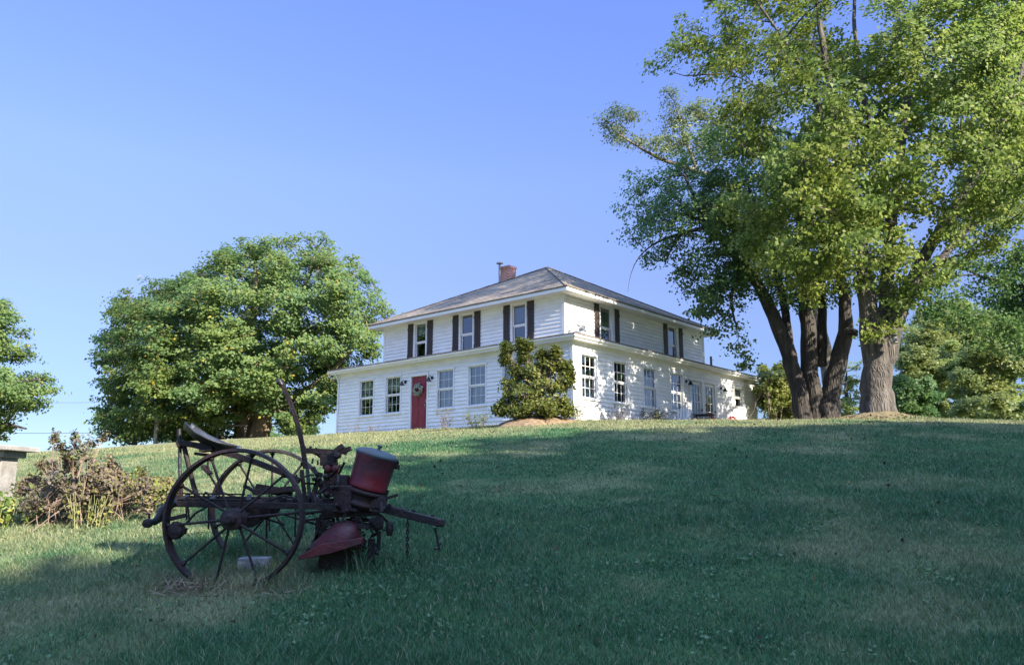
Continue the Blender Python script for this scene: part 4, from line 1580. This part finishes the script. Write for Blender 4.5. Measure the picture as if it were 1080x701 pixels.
def stem_plant(name, label, px, d, h, w, n, leaf, size, nl, stemm=None, group=None, zoff=0, lean=.35, cat='plant', stem_r=.006, top_only=.3):
    p = at(px, 443, d)
    p[2] = float(gz(p[0], p[1])) + zoff
    t = root(name, tuple(p), label, cat, group)
    st = MB()
    L = []
    for i in range(n):
        a = rng.uniform(0, 2 * np.pi)
        q = rng.uniform(0, 1) ** .6
        tip = p + np.array([math.cos(a) * w * q, math.sin(a) * w * q * .7, h * rng.uniform(.6, 1)])
        b0 = p + np.array([math.cos(a) * w * q * lean, math.sin(a) * w * q * lean, 0])
        b0[2] = float(gz(b0[0], b0[1])) - .03
        P = curve(b0, tip, (0, 0, .05), 6)
        st.tube(P, list(np.linspace(stem_r, stem_r * .35, 6)), 4)
        for j in range(nl):
            u = rng.uniform(top_only, 1)
            q2 = P[int(u * 5)] * (1 - (u * 5) % 1) + P[min(5, int(u * 5) + 1)] * ((u * 5) % 1)
            L.append(q2 + rng.normal(size=3) * size * .55)
    st.build('stems', stemm or M['deadstem'], t)
    L = np.array(L)
    v, f = leaf_quads(L, size, L - p, .3, .35)
    np_mesh('leaves', v, f, 4, leaf, t)
    return t


stem_plant('bed_plant', 'thin twiggy plant just right of the red door', 470, 30.4, .85, .35, 16, LEAF['dead'], .07, 7, zoff=0, group='plants along the house wall')
stem_plant('bed_plant', 'low greyish leafy plant left of the mulch heap', 503, 29.0, .60, .60, 30, LEAF['pale'], .07, 12, group='plants along the house wall')
stem_plant('bed_plant', 'sparse dry sprigs under the two left windows', 385, 33.2, .42, .75, 16, LEAF['dead'], .06, 5, group='plants along the house wall', lean=.8)
stem_plant('bed_plant', 'dark twiggy plant at the corner right of the mulch heap', 610, 27.0, .72, .30, 22, LEAF['pale'], .06, 10, group='plants along the house wall')
stem_plant('bed_plant', 'wide row of dry stalks below the second side window', 651, 28.6, .62, .75, 34, LEAF['dead'], .06, 8, group='plants along the house wall', lean=.8)
stem_plant('bed_plant', 'rounded dry tan grass clump below the third side window', 692, 30.2, .70, .65, 60, LEAF['mixed'], .07, 8, group='plants along the house wall', lean=.5)

# dried flower clump in the left foreground, sunlit
cb_ = at(92, 548, 9.6)
cb_[2] = float(gz(cb_[0], cb_[1]))
R6 = rset(6)
bl = []
for i in range(74):
    x = R6.gauss(86, 36)
    x = min(max(x, 30), 152)
    top = 468 + abs(x - 90) * .55
    y = R6.uniform(top + 6, 532)
    bl.append((x, y, 9.7 + R6.uniform(-.5, .5), R6.uniform(7, 12), R6.uniform(8, 12)))
bl += [(58, 462, 9.7, 3, 6), (62, 470, 9.7, 5, 6), (80, 462, 9.6, 4, 7), (84, 470, 9.7, 7, 7), (96, 466, 9.8, 4, 5), (110, 462, 9.9, 3, 5), (72, 478, 9.7, 6, 6), (45, 490, 9.6, 5, 7)]
plant('dried_flower_clump', 'tall clump of withered brown flower stalks in the sun on the left lawn', cb_, px_boughs(bl), LEAF['dead'], M['deadstem'], .040, 9, 16, .060, stem_r=.006, spread=.42, cat='plant', up=.2, flat=1)
cg = at(150, 536, 10.2)
cg[2] = float(gz(cg[0], cg[1]))
bl = []
for i in range(26):
    x = R6.uniform(128, 186)
    bl.append((x, R6.uniform(500 + abs(x - 150) * .25, 530), 10.2 + R6.uniform(-.35, .35), 8, 7))
plant('low_shrub', 'low straggly shrub with yellowing leaves between the brown clump and the wheel', cg, px_boughs(bl), LEAF['mixed'], M['deadstem'], .045, 7, 14, .065, stem_r=.005, spread=.38, cat='plant', up=.3, flat=1)
stem_plant('lily_clump', 'pale green upright stalks at the front foot of the brown clump', 103, 9.15, .40, .30, 26, LEAF['mixed'], .06, 4, M['palestem'], zoff=0, lean=.5, stem_r=.008)
stem_plant('weed_patch', 'bright yellow-green weeds in front of the concrete pedestal', 10, 9.5, .40, .55, 60, LEAF['weed'], .075, 6, M['palestem'], lean=.8)

# ------------------------------------------------------------------ concrete table at the left edge
tb = at(8, 530, 10.3)
tb[2] = float(gz(tb[0], tb[1]))
zt = at(20, 470.5, 10.3)[2]
r = root('garden_table', tuple(tb), 'weathered concrete table on a pale pedestal cut by the left edge', 'table')
x1 = at(43, 470, 10.66)[0]
k = MB()
k.box(x1 - 1.25, x1, tb[1] - .36, tb[1] + .36, zt - .062, zt)
k.build('tabletop', M['concrete'], r, bevel=.012)
xc = at(19, 500, 10.5)[0] - .08
k = MB()
k.box(xc - .24, xc + .14, tb[1] - .24, tb[1] + .24, zt - .14, zt - .062)
k.box(xc - .20, xc + .08, tb[1] - .17, tb[1] + .17, tb[2] - .1, zt - .14)
k.build('pedestal', M['concrete'], r, bevel=.01)

# ------------------------------------------------------------------ timber frame and rail under the round tree
f0 = at(142, 474, 44)
f0[2] = float(gz(f0[0], f0[1]))
r = root('timber_frame', tuple(f0), 'dark timber frame of posts and a crossbeam in the shade of the round tree', 'frame')
for px, d, m_ in ((142, 44, 'post'), (163, 42.5, 'palepost'), (183, 44, 'post')):
    a = at(px, 474, d)
    top = at(px, 434, d)
    k = MB()
    k.box(a[0] - .075, a[0] + .075, a[1] - .075, a[1] + .075, float(gz(a[0], a[1])) - .2, top[2] - .14)
    k.build('post', M[m_], r)
k = MB()
k.bar(at(134, 438, 44), at(204, 434, 44), .10, .20)
k.bar(at(142, 437, 44) - Z * .02, at(163, 437, 42.5) - Z * .02, .08, .16)
k.bar(at(183, 437, 44) - Z * .02, at(163, 437, 42.5) - Z * .02, .08, .16)
k.build('crossbeam', M['post'], r)
f1 = at(243, 466, 43)
f1[2] = float(gz(f1[0], f1[1]))
r = root('rail_fence', tuple(f1), 'short rail fence in front of the tan trunks', 'fence')
for px in (229, 258):
    a = at(px, 466, 43)
    k = MB()
    k.box(a[0] - .05, a[0] + .05, a[1] - .05, a[1] + .05, float(gz(a[0], a[1])) - .2, at(px, 447.5, 43)[2])
    k.build('post', M['post'], r)
k = MB()
k.bar(at(226, 449, 42.9), at(261, 448.4, 42.9), .05, .09)
k.build('rail', M['post'], r)

# overhead wires far off to the left
for y0, y1, lab in ((452.5, 451.5, 'lower overhead wire crossing the sky above the brown clump'), (421, 419, 'upper overhead wire crossing the sky beside the round tree')):
    a, b = at(-220, y0, 70), at(330, y1, 62)
    t = np.linspace(0, 1, 25)[:, None]
    P = a * (1 - t) + b * t
    P[:, 2] -= (4 * t * (1 - t))[:, 0] * .35
    k = MB()
    k.tube(P, .018 if y0 > 440 else .010, 5)
    tag(k.build('power_line', M['power'], None, origin=a), lab, 'wire', 'overhead wires')

# lantern in the fork of the maple
lp = at(943, 357, 26.15)
r = root('hanging_lantern', tuple(lp), 'small grey lantern hanging in the fork of the thick trunk', 'lantern')
k = MB()
k.lathe(lp + [0, 0, -.16], Z, [(.12, 0), (.13, .02), (.11, .03), (.11, .045)], 12)
for i in range(4):
    a = i * math.pi / 2 + .4
    k.tube([lp + [.10 * math.cos(a), .10 * math.sin(a), -.12], lp + [.10 * math.cos(a), .10 * math.sin(a), .12]], .008, 5)
k.build('cage', M['metal'], r, smooth=True)
k = MB()
k.lathe(lp + [0, 0, .11], Z, [(.16, 0), (.15, .02), (.04, .12), (.015, .14), (.015, .26)], 12)
k.build('cap', M['metal'], r, smooth=True)
k = MB()
k.lathe(lp + [0, 0, -.115], Z, [(.07, 0), (.07, .22)], 12)
k.build('glass_jar', M['block'], r, smooth=True)

# ------------------------------------------------------------------ the old planter
PB = at(300, 600, 7.2)
PB[2] = float(gz(PB[0], PB[1]))
PL = root('antique_planter', tuple(PB), 'rusty red horse-drawn corn planter with two spoked iron wheels in the shaded grass', 'farm machine')
D = 7.2


def P(px, py, d=D):
    return at(px, py, d)


def pb_(mb, name, m_, parent=PL, **k):
    return mb.build(name, m_, parent, **k)


YV = np.array([0, 1., 0])


def wheel(c, R, ph):
    w = MB()
    n = 64
    prof = [(R - .022, -.055), (R, -.052), (R + .004, 0), (R, .052), (R - .022, .055), (R - .030, .0)]
    k0 = len(w.v)
    for i in range(n):
        t = 2 * math.pi * i / n
        e = np.array([math.cos(t), 0, math.sin(t)])
        for r_, y_ in prof:
            w.v.append(tuple(c + e * (r_ + .0015 * math.sin(5 * t)) + YV * y_))
    q = len(prof)
    for i in range(n):
        for j in range(q):
            w.f.append((i * q + j, i * q + (j + 1) % q, ((i + 1) % n) * q + (j + 1) % q, ((i + 1) % n) * q + j))
            w.uv.append(None)
    wo = pb_(w, 'wheel', M['rustred'], smooth=True)
    h = MB()
    h.lathe(c - YV * .13, YV, [(.035, 0), (.045, .01), (.05, .04), (.085, .05), (.085, .075), (.055, .085), (.055, .17), (.085, .18), (.085, .205), (.05, .215), (.045, .25)], 20)
    pb_(h, 'hub', M['rustred'], wo, smooth=True)
    for i in range(10):
        t = 2 * math.pi * i / 10 + ph
        e = np.array([math.cos(t), 0, math.sin(t)])
        sp = MB()
        side = -.065 if i % 2 else .065
        a, b = c + e * .07 + YV * side, c + e * (R - .022) + YV * side * .25
        sp.tube([a, (a + b) / 2, b], [.0115, .010, .0105], 8)
        sp.lathe(b - e * .035, e, [(.011, 0), (.022, .012), (.024, .025)], 8)
        pb_(sp, 'spoke', M['rust'], wo, smooth=True)
    # mud scraper clamps on the rim
    return wo


NW, FWc = P(247, 547, 6.57), P(284, 536, 7.8)
wheel(NW, .545, .10)
wheel(FWc, .545, .32)

k = MB()
k.tube([NW - YV * .15, NW + YV * .1, FWc - YV * .1, FWc + YV * .15], .026, 10)
k.lathe(NW * .62 + FWc * .38, FWc - NW, [(.035, -.05), (.10, -.045), (.11, 0), (.10, .045), (.035, .05)], 16)
k.lathe(NW * .40 + FWc * .60, FWc - NW, [(.035, -.03), (.075, -.025), (.075, .025), (.035, .03)], 16)
pb_(k, 'axle', M['rust'], smooth=True)

# main frame: two long bars, cross bars
for d_, y0 in ((6.85, 531), (7.5, 525)):
    k = MB()
    k.bar(P(184, y0, d_), P(352, y0 + 3, d_), .055, .05)
    k.bar(P(184, y0 - 5, d_), P(258, y0 - 4, d_), .05, .014)
    pb_(k, 'frame_beam', M['rust'], bevel=.004)
k = MB()
for px in (190, 222, 262, 306, 338):
    k.bar(P(px, 531, 6.84) + Z * .02, P(px * .9 + 27, 525, 7.55) + Z * .02, .04, .03)
k.bar(P(268, 519, 7.15), P(312, 515, 7.15), .12, .05)
k.bar(P(270, 514, 7.2), P(308, 520, 7.2), .05, .07)
k.lathe(P(276, 537, 7.1), YV, [(.05, -.05), (.09, -.04), (.09, .04), (.05, .05)], 18)
k.lathe(P(288, 532, 7.1), YV, [(.03, -.04), (.07, -.03), (.07, .03), (.03, .04)], 16)
pb_(k, 'cross_frame', M['rust'], bevel=.003)
k = MB()       # small stirrup, bracket and hanging rods along the frame
k.tube([P(215, 527, 6.9), P(215, 521, 6.9), P(217, 519, 6.9), P(220, 521, 6.9), P(220, 527, 6.9)], .010, 6)
for a, b in (((220, 530), (220, 558)), ((284, 512), (284, 560)), ((198, 532), (200, 552)), ((196, 524), (197, 548)), ((313, 500), (311, 566))):
    k.tube([P(*a, 7.0), P(*b, 7.0)], .008, 6)
k.tube([P(196, 552, 7.0), P(206, 541, 7.0), P(222, 532, 7.05)], .010, 6)
k.tube([P(257, 512, 7.2), P(262, 514, 7.2), P(268, 518, 7.2)], .016, 6)
k.tube([P(258, 536, 7), P(300, 522, 7), P(320, 528, 7)], .010, 6)
k.tube([P(240, 533, 7.1), P(262, 540, 7.1), P(300, 553, 7.1)], .009, 6)
pb_(k, 'linkage_rods', M['rust'], smooth=True)

# seat on its spring bar
k = MB()
n, mm = 20, 14
V, Fc = [], []
c0, c1 = P(194, 453.5, 7.05), P(249, 478, 7.15)
ax = (c1 - c0)
Ls = np.linalg.norm(ax)
ax /= Ls
nrm = np.cross(ax, YV)
nrm = nrm if nrm[2] > 0 else -nrm
for j in range(mm + 1):
    v = j / mm
    wd = .165 * (math.sin(math.pi * min(1, max(0, v * .86 + .08))) ** .55)
    for i in range(n + 1):
        a = (i / n - .5) * 2
        lift = .070 * a * a + (.05 * max(0, .30 - v) ** 1.1 * 2) - .02 * math.sin(v * math.pi) + (.05 * max(0, v - .7))
        V.append(c0 + ax * Ls * v + YV * (a * wd) + nrm * (lift - .02))
for j in range(mm):
    for i in range(n):
        q = j * (n + 1) + i
        Fc.append((q, q + 1, q + n + 2, q + n + 1))
k.add(V, Fc)
so_ = pb_(k, 'seat', M['steel'], smooth=True)
md = so_.modifiers.new('solid', 'SOLIDIFY')
md.thickness = .010
k = MB()
sp = [P(187, 469, 7.1), P(192, 467, 7.1), P(205, 469, 7.1), P(225, 474, 7.1), P(248, 480, 7.1), P(275, 489, 7.1), P(300, 499, 7.1), P(316, 507, 7.1)]
for a, b in zip(sp[:-1], sp[1:]):
    k.bar(a, b + (b - a) * .02, .055, .05)
k.bar(P(212, 472, 7.1), P(226, 470, 7.1), .12, .08)
k.tube([P(205, 478, 7.1), P(222, 480, 7.1), P(230, 474, 7.1)], .014, 8)
pb_(k, 'seat_spring', M['rust'], bevel=.004)
for a, b, r_, m_ in (((190, 468), (190, 505), .016, 'steel'), ((194, 470), (209, 529), .022, 'rust'), ((189, 452), (190, 472), .020, 'steel')):
    k = MB()
    k.tube([P(*a, 7.12), P((a[0] + b[0]) / 2 - .6, (a[1] + b[1]) / 2, 7.12), P(*b, 7.12)], r_, 8)
    pb_(k, 'seat_strut', M[m_], smooth=True)
k = MB()
k.bar(P(190, 503, 7.12), P(191, 530, 7.12), .03)
k.bar(P(214, 491, 7.0), P(222, 500, 7.0), .07, .03)
k.tube([P(220, 478, 7.0), P(219, 490, 7.0), P(222, 502, 7.0), P(228, 512, 7.0), P(233, 528, 7.0)], .010, 6)
pb_(k, 'seat_bracket', M['rustred'], bevel=.003)

# rear hook and footing at the left
k = MB()
hk = [P(186, 529, 6.75), P(178, 533, 6.75), P(172, 538, 6.75), P(168, 546, 6.75), P(163, 550, 6.75), P(156, 551, 6.75)]
k.tube(hk, [.030, .036, .040, .038, .030, .018], 10)
ho = pb_(k, 'drag_arm', M['steel'], smooth=True)
k = MB()
k.lathe(P(155.5, 551.5, 6.68), YV, [(.012, -.03), (.035, -.02), (.038, .02), (.012, .05)], 14)
k.tube([P(157, 541, 6.75), P(158, 551, 6.75)], .010, 6)
pb_(k, 'pulley', M['rust'], ho, smooth=True)
k = MB()
k.bar(P(176, 548, 6.6), P(196, 543, 6.6), .05, .03)
k.lathe(P(186, 559, 6.58), YV, [(.02, -.05), (.06, -.04), (.07, 0), (.06, .04), (.02, .05)], 12)
k.bar(P(177, 556, 6.58), P(196, 560, 6.58), .06, .05)
k.bar(P(184, 550, 6.59), P(186, 558, 6.58), .04, .03)
pb_(k, 'wheel_scraper', M['rust'], bevel=.004)

# long hand lever
k = MB()
lv = [(322, 494), (321.5, 486), (319, 470), (316, 455), (311, 438), (305, 422), (299.5, 409.5), (297, 403)]
for a, b in zip(lv[:-1], lv[1:]):
    k.bar(P(*a, 7.0), P(*b, 7.0) + (P(*b, 7.0) - P(*a, 7.0)) * .03, .020, .040, up=(1, 0, 0))
lo_ = pb_(k, 'lever', M['rust'], bevel=.004)
k = MB()
k.tube([P(297.5, 406, 7.0), P(295, 402.5, 7.0), P(292, 403, 7.0)], [.022, .030, .024], 10)
pb_(k, 'lever_grip', M['steel'], lo_, smooth=True)
k = MB()
k.tube([P(323, 478, 6.95), P(318, 462, 6.95), P(311, 441, 6.95), P(304, 424, 6.95)], .006, 6)
pb_(k, 'latch_rod', M['rust'], lo_, smooth=True)

# toothed quadrant and forked arms beside the lever
k = MB()
k.bar(P(322, 475, 7.1), P(352, 476.5, 7.1), .05, .045)
q0 = P(322, 500, 7.1)
for i in range(12):
    t0 = RAD(94 - i * 6.2)
    t1 = RAD(94 - (i + 1) * 6.2)
    r_ = .20
    a = q0 + np.array([math.cos(t0), 0, math.sin(t0)]) * r_
    b = q0 + np.array([math.cos(t1), 0, math.sin(t1)]) * r_
    k.bar(a, b, .02, .035, up=(math.cos(t0), 0, math.sin(t0)))
    if i % 2 == 0:
        e = np.array([math.cos(t0), 0, math.sin(t0)])
        k.bar(a + e * .012, a + e * .042, .018, .018)
pb_(k, 'quadrant', M['rust'])
k = MB()
fk = [P(336, 480, 7.1), P(345, 479.5, 7.1), P(354, 478, 7.1), P(362, 475.5, 7.1), P(370, 472.5, 7.1)]
for a, b in zip(fk[:-1], fk[1:]):
    k.bar(a, b, .045, .040)
for a, b in ((P(352, 477, 7.0), P(357, 473, 7.0)), (P(357, 473, 7.0), P(362, 469.5, 7.0)), (P(362, 476, 7.1), P(366, 477.5, 7.1))):
    k.bar(a, b, .04, .042)
k.frame_box(P(347, 484, 7.1), X, YV, Z, -.065, .065, -.06, .06, -.055, .055)
k.frame_box(P(349, 492, 7.1), X, YV, Z, -.05, .055, -.04, .04, -.05, .04)
k.lathe(P(356, 480, 7.02), YV, [(.018, -.05), (.028, -.04), (.028, .04), (.018, .05)], 10)
for px, py in ((330, 483), (335, 485), (341, 488), (353, 489), (358, 490)):
    k.tube([P(px, py, 7.05), P(px + rng.uniform(-1, 1), py + rng.uniform(3, 7), 7.05)], .010, 5)
pb_(k, 'forked_arm', M['rust'], bevel=.004)
for px, w_ in ((345.5, .060), (353.5, .060)):
    k = MB()
    k.bar(P(px, 493, 7.1), P(px - 1.5, 521, 7.1), w_, .025, up=(0, 1, 0))
    k.lathe(P(px, 494, 7.05), YV, [(.02, -.02), (.034, -.01), (.034, .02)], 10)
    pb_(k, 'drop_plate', M['redrust'], bevel=.006)
for a, b, w_ in (((318, 495), (322, 528), .035), ((324, 492), (327, 530), .03), ((338, 498), (328, 530), .045), ((330, 492), (340, 510), .03)):
    k = MB()
    k.bar(P(*a, 7.15), P(*b, 7.15), w_, .02, up=(0, 1, 0))
    pb_(k, 'lift_strut', M['rustred'] if w_ > .032 else M['steel'], bevel=.003)

# seed can
top, bot = P(397.5, 481, 7.1), P(388, 513, 7.12)
axv = norm(top - bot)
hcan = np.linalg.norm(top - bot)
k = MB()
prof = [(.150, -.02), (.165, -.015), (.172, .0), (.166, .02), (.170, .10), (.173, hcan * .55), (.176, hcan - .03), (.182, hcan - .012), (.182, hcan)]
k.lathe(bot, axv, prof, 36)
can = pb_(k, 'seed_can', M['canpaint'], smooth=True)
k = MB()
k.lathe(bot + axv * (hcan + .002), axv, [(.186, 0), (.189, .012), (.184, .022), (.15, .040), (.09, .052), (.03, .056), (.012, .058), (.010, .075), (.022, .080), (.024, .092), (.012, .100)], 36)
pb_(k, 'lid', M['canlid'], can, smooth=True)
k = MB()
hx = norm(np.cross(YV, axv))
hb0 = bot + axv * (hcan - .04) + hx * .178
k.bar(hb0 - axv * .02, hb0 + axv * .05, .05, .03)
k.tube([hb0 + hx * .005, hb0 + hx * .03 + axv * .02, hb0 + hx * .035 - axv * .02], .009, 6)
k.bar(bot + hx * .165 - axv * .10, bot + hx * .165 + axv * .02, .04, .03)
k.tube([bot + hx * .15 - axv * .02, bot + hx * .19 - axv * .05, bot + hx * .16 - axv * .12], .012, 6)
pb_(k, 'hinge', M['rust'], can, bevel=.003)

# casting under the can
k = MB()
k.lathe(bot - axv * .02, -axv, [(.155, 0), (.175, .01), (.175, .035), (.15, .05), (.14, .10), (.155, .12), (.155, .14), (.11, .18)], 28)
k.frame_box(P(366, 524, 7.1), X, YV, Z, -.10, .06, -.10, .10, -.12, .10)
k.frame_box(P(392, 530, 7.1), X, YV, Z, -.12, .12, -.09, .09, -.05, .05)
k.frame_box(P(358, 508, 7.1), X, YV, Z, -.02, .08, -.06, .06, -.10, .06)
pb_(k, 'seed_plate_housing', M['rustred'], bevel=.012)
k = MB()
for i in range(170):
    px, py = (random.uniform(328, 412), random.uniform(500, 560)) if i < 110 else (random.uniform(340, 400), random.uniform(545, 586))
    d_ = random.uniform(6.85, 7.3) if py < 546 else random.uniform(7.12, 7.35)
    px = min(px, 404) if py > 525 else min(px, 392)
    if py < 520:
        px = 328 + (px - 328) * .45
    a = P(px, py, d_)
    q = random.random()
    if q < .2:
        k.lathe(a, YV + rng.normal(size=3) * .2, [(.008, -.03), (random.uniform(.010, .022), -.02), (random.uniform(.010, .022), .02), (.008, .03)], 10)
    elif q < .75:
        b = a + rng.normal(size=3) * [.09, .05, .05]
        k.bar(a, b, random.uniform(.012, .03), random.uniform(.01, .025))
    else:
        b = a + rng.normal(size=3) * [.05, .03, .05]
        k.tube(curve(a, b, (0, 0, .2), 6), random.uniform(.006, .010), 6)
k.lathe(P(396, 550, 6.95), norm(X - YV), [(.035, -.05), (.04, 0), (.05, .03), (.05, .05), (.03, .052)], 16)
k.lathe(P(411, 557, 7), Z, [(.02, -.06), (.03, -.03), (.035, 0), (.03, .04), (.02, .06)], 12)
k.bar(P(340, 543, 7.1), P(400, 541, 7.1), .06, .045)
k.bar(P(344, 552, 7), P(404, 556, 7), .04, .035)
k.tube([P(322, 541, 7), P(345, 538, 7), P(368, 540, 7)], .012, 6)
k.tube([P(322, 548, 7.2), P(350, 546, 7.2)], .010, 6)
pb_(k, 'gear_linkage', M['rust'])

# red boot: a flared shoe over a pointed runner
k = MB()
secs = [(349, 543, .05, .035), (352, 553, .075, .055), (357, 565, .11, .09), (362, 575, .15, .13), (366, 583, .17, .15)]
n = 18
V, Fc = [], []
for j, (px, py, rx, ry) in enumerate([(366, 549, .035, .03), (365, 551, .075, .07), (364, 556, .115, .11), (363, 563, .145, .13), (361, 570, .165, .14), (358, 577, .170, .14)]):
    c_ = P(px, py, 7.0)
    for i in range(n):
        t = 2 * math.pi * i / n
        V.append(c_ + np.array([rx * math.cos(t) - .10 * max(0, -math.cos(t)) * (j / 5) ** 2, ry * math.sin(t), 0]))
for j in range(5):
    for i in range(n):
        a, b = j * n + i, j * n + (i + 1) % n
        Fc.append((a, b, b + n, a + n))
Fc.append(tuple(range(n)))
k.add(V, Fc)
pb_(k, 'boot', M['redrust'], smooth=True)
k = MB()
a0, a1, a2 = P(315, 586, 6.86), P(340, 573, 6.86), P(384, 566, 6.86)
b0_, b1_, b2_ = P(317, 590, 6.86), P(350, 583, 6.86), P(383, 573, 6.86)
for s_ in (-1,):
    pts = [a0, a1, a2, b2_, b1_, b0_]
    V = [p_ - YV * .05 for p_ in pts] + [p_ + YV * .05 for p_ in pts]
    k.add(V, [(0, 1, 4, 5), (1, 2, 3, 4), (11, 10, 7, 6), (10, 9, 8, 7)] + [(i, i + 6, (i + 1) % 6 + 6, (i + 1) % 6) for i in range(6)])
pb_(k, 'runner', M['redrust'], bevel=.006)
k = MB()
k.bar(P(356, 574, 7.05), P(352, 604, 7.05), .26, .16, up=(0, 1, 0))
k.bar(P(344, 580, 7.0), P(384, 596, 7.0), .05, .04)
pb_(k, 'furrow_opener', M['rust'], bevel=.02)
for a, b, w_ in (((392, 568), (391, 592), .06), ((336, 545), (333, 584), .035), ((348, 548), (330, 572), .03), ((400, 560), (399, 580), .03), ((377, 545), (379, 588), .05)):
    k = MB()
    k.bar(P(*a, 7.08), P(*b, 7.08), w_, .03, up=(0, 1, 0))
    pb_(k, 'shank', M['rust'], bevel=.003)

# tongue with chain and hook
k = MB()
k.bar(P(388, 532, 7.15), P(464, 551, 6.95), .075, .062)
k.bar(P(408, 533.2, 7.1), P(430, 538.7, 7.05), .05, .02)
k.lathe(P(464, 551, 6.95) + [0, 0, -.031], Z, [(.034, 0), (.042, .01), (.042, .052), (.034, .062)], 14)
for px, py in ((411, 534.6), (436, 541), (456, 546)):
    k.lathe(P(px, py, 7.05), Z, [(.016, 0), (.016, .03)], 8)
pb_(k, 'tongue', M['rust'], bevel=.004)


def chain(a, b, n, nm):
    k = MB()
    a, b = np.array(a), np.array(b)
    dirv = norm(b - a)
    st = np.linalg.norm(b - a) / n
    for i in range(n):
        c_ = a + (b - a) * (i + .5) / n
        sd_ = X if i % 2 else YV
        pts = [c_ + dirv * math.cos(t) * st * .68 + sd_ * math.sin(t) * .011 for t in np.linspace(0, 2 * math.pi, 11)]
        k.tube(pts, .006, 5, cap=False)
    return pb_(k, nm, M['rust'])


chain(P(430, 548, 7.02), P(429.5, 588, 7.02), 11, 'chain')
k = MB()
k.tube([P(458.5, 556, 6.95), P(461, 566, 6.95), P(464, 581, 6.95)], [.011, .010, .008], 8)
k.tube([P(464, 577, 6.95), P(461, 579, 6.95), P(458, 578, 6.95)], .008, 6)
k.bar(P(461, 575, 6.95), P(466, 573, 6.95), .014, .012)
pb_(k, 'hitch_pin', M['rust'], smooth=True)

# pale block under the axle
bk = at(269, 588, 7.15)
bk[2] = float(gz(bk[0], bk[1]))
k = MB()
k.frame_box(bk, norm(np.array([1, .12, 0])), norm(np.array([-.12, 1, 0])), Z, -.125, .125, -.10, .10, -.06, .10)
o = k.build('concrete_block', M['block'], None, origin=bk, bevel=.008)
tag(o, 'pale concrete block lying in the grass under the axle of the old planter', 'block')

# dry straw collected against the near wheel, fallen leaves on the lawn
n = 520
d_ = rng.normal(6.5, .12, n)
px_ = np.where(rng.uniform(0, 1, n) < .55, rng.normal(203, 14, n), rng.uniform(200, 330, n))
x = (px_ - PCX) / FPX * d_
z = gz(x, d_) + rng.uniform(0, 1, n) ** 2 * np.where(np.abs(px_ - 205) < 22, .09, .04)
c_ = np.stack([x, d_, z], -1)
dr = norm(rng.normal(size=(n, 3)) * [1, 1, .45]) * rng.uniform(.03, .12, n)[:, None]
sd_ = norm(np.cross(dr, rng.normal(size=(n, 3)))) * .0028
V = np.stack([c_ - dr - sd_, c_ - dr + sd_, c_ + dr + sd_, c_ + dr - sd_], 1).reshape(-1, 3)
o = np_mesh('straw', V, np.arange(4 * n).reshape(-1, 4), 4, mat('dry_straw', (.15, .11, .075), (.26, .20, .13), 5, .9))
o['kind'] = 'stuff'
n = 260
y_ = rng.uniform(5, 27, n)
x = rng.uniform(-.62, .62, n) * y_
qx = [rng.normal(c_x, 1.6, k_) for c_x, c_y, k_ in ((12.1, 26.4, 260), (11, 30, 200), (1.2, 25.2, 60))]
qy = [rng.normal(c_y, 1.3, k_) for c_x, c_y, k_ in ((12.1, 26.4, 260), (11, 30, 200), (1.2, 25.2, 60))]
x, y_ = np.concatenate([x] + qx), np.concatenate([y_] + qy)
ok = ~in_house(x, y_, .1)
x, y_ = x[ok], y_[ok]
Pp = np.stack([x, y_, gz(x, y_) + .035], -1)
v, f = leaf_quads(Pp, .028 + .0023 * y_, None, .6, .38, .6)
o = np_mesh('fallen_leaves', v, f, 4, LEAF['litter'])
o['kind'] = 'stuff'
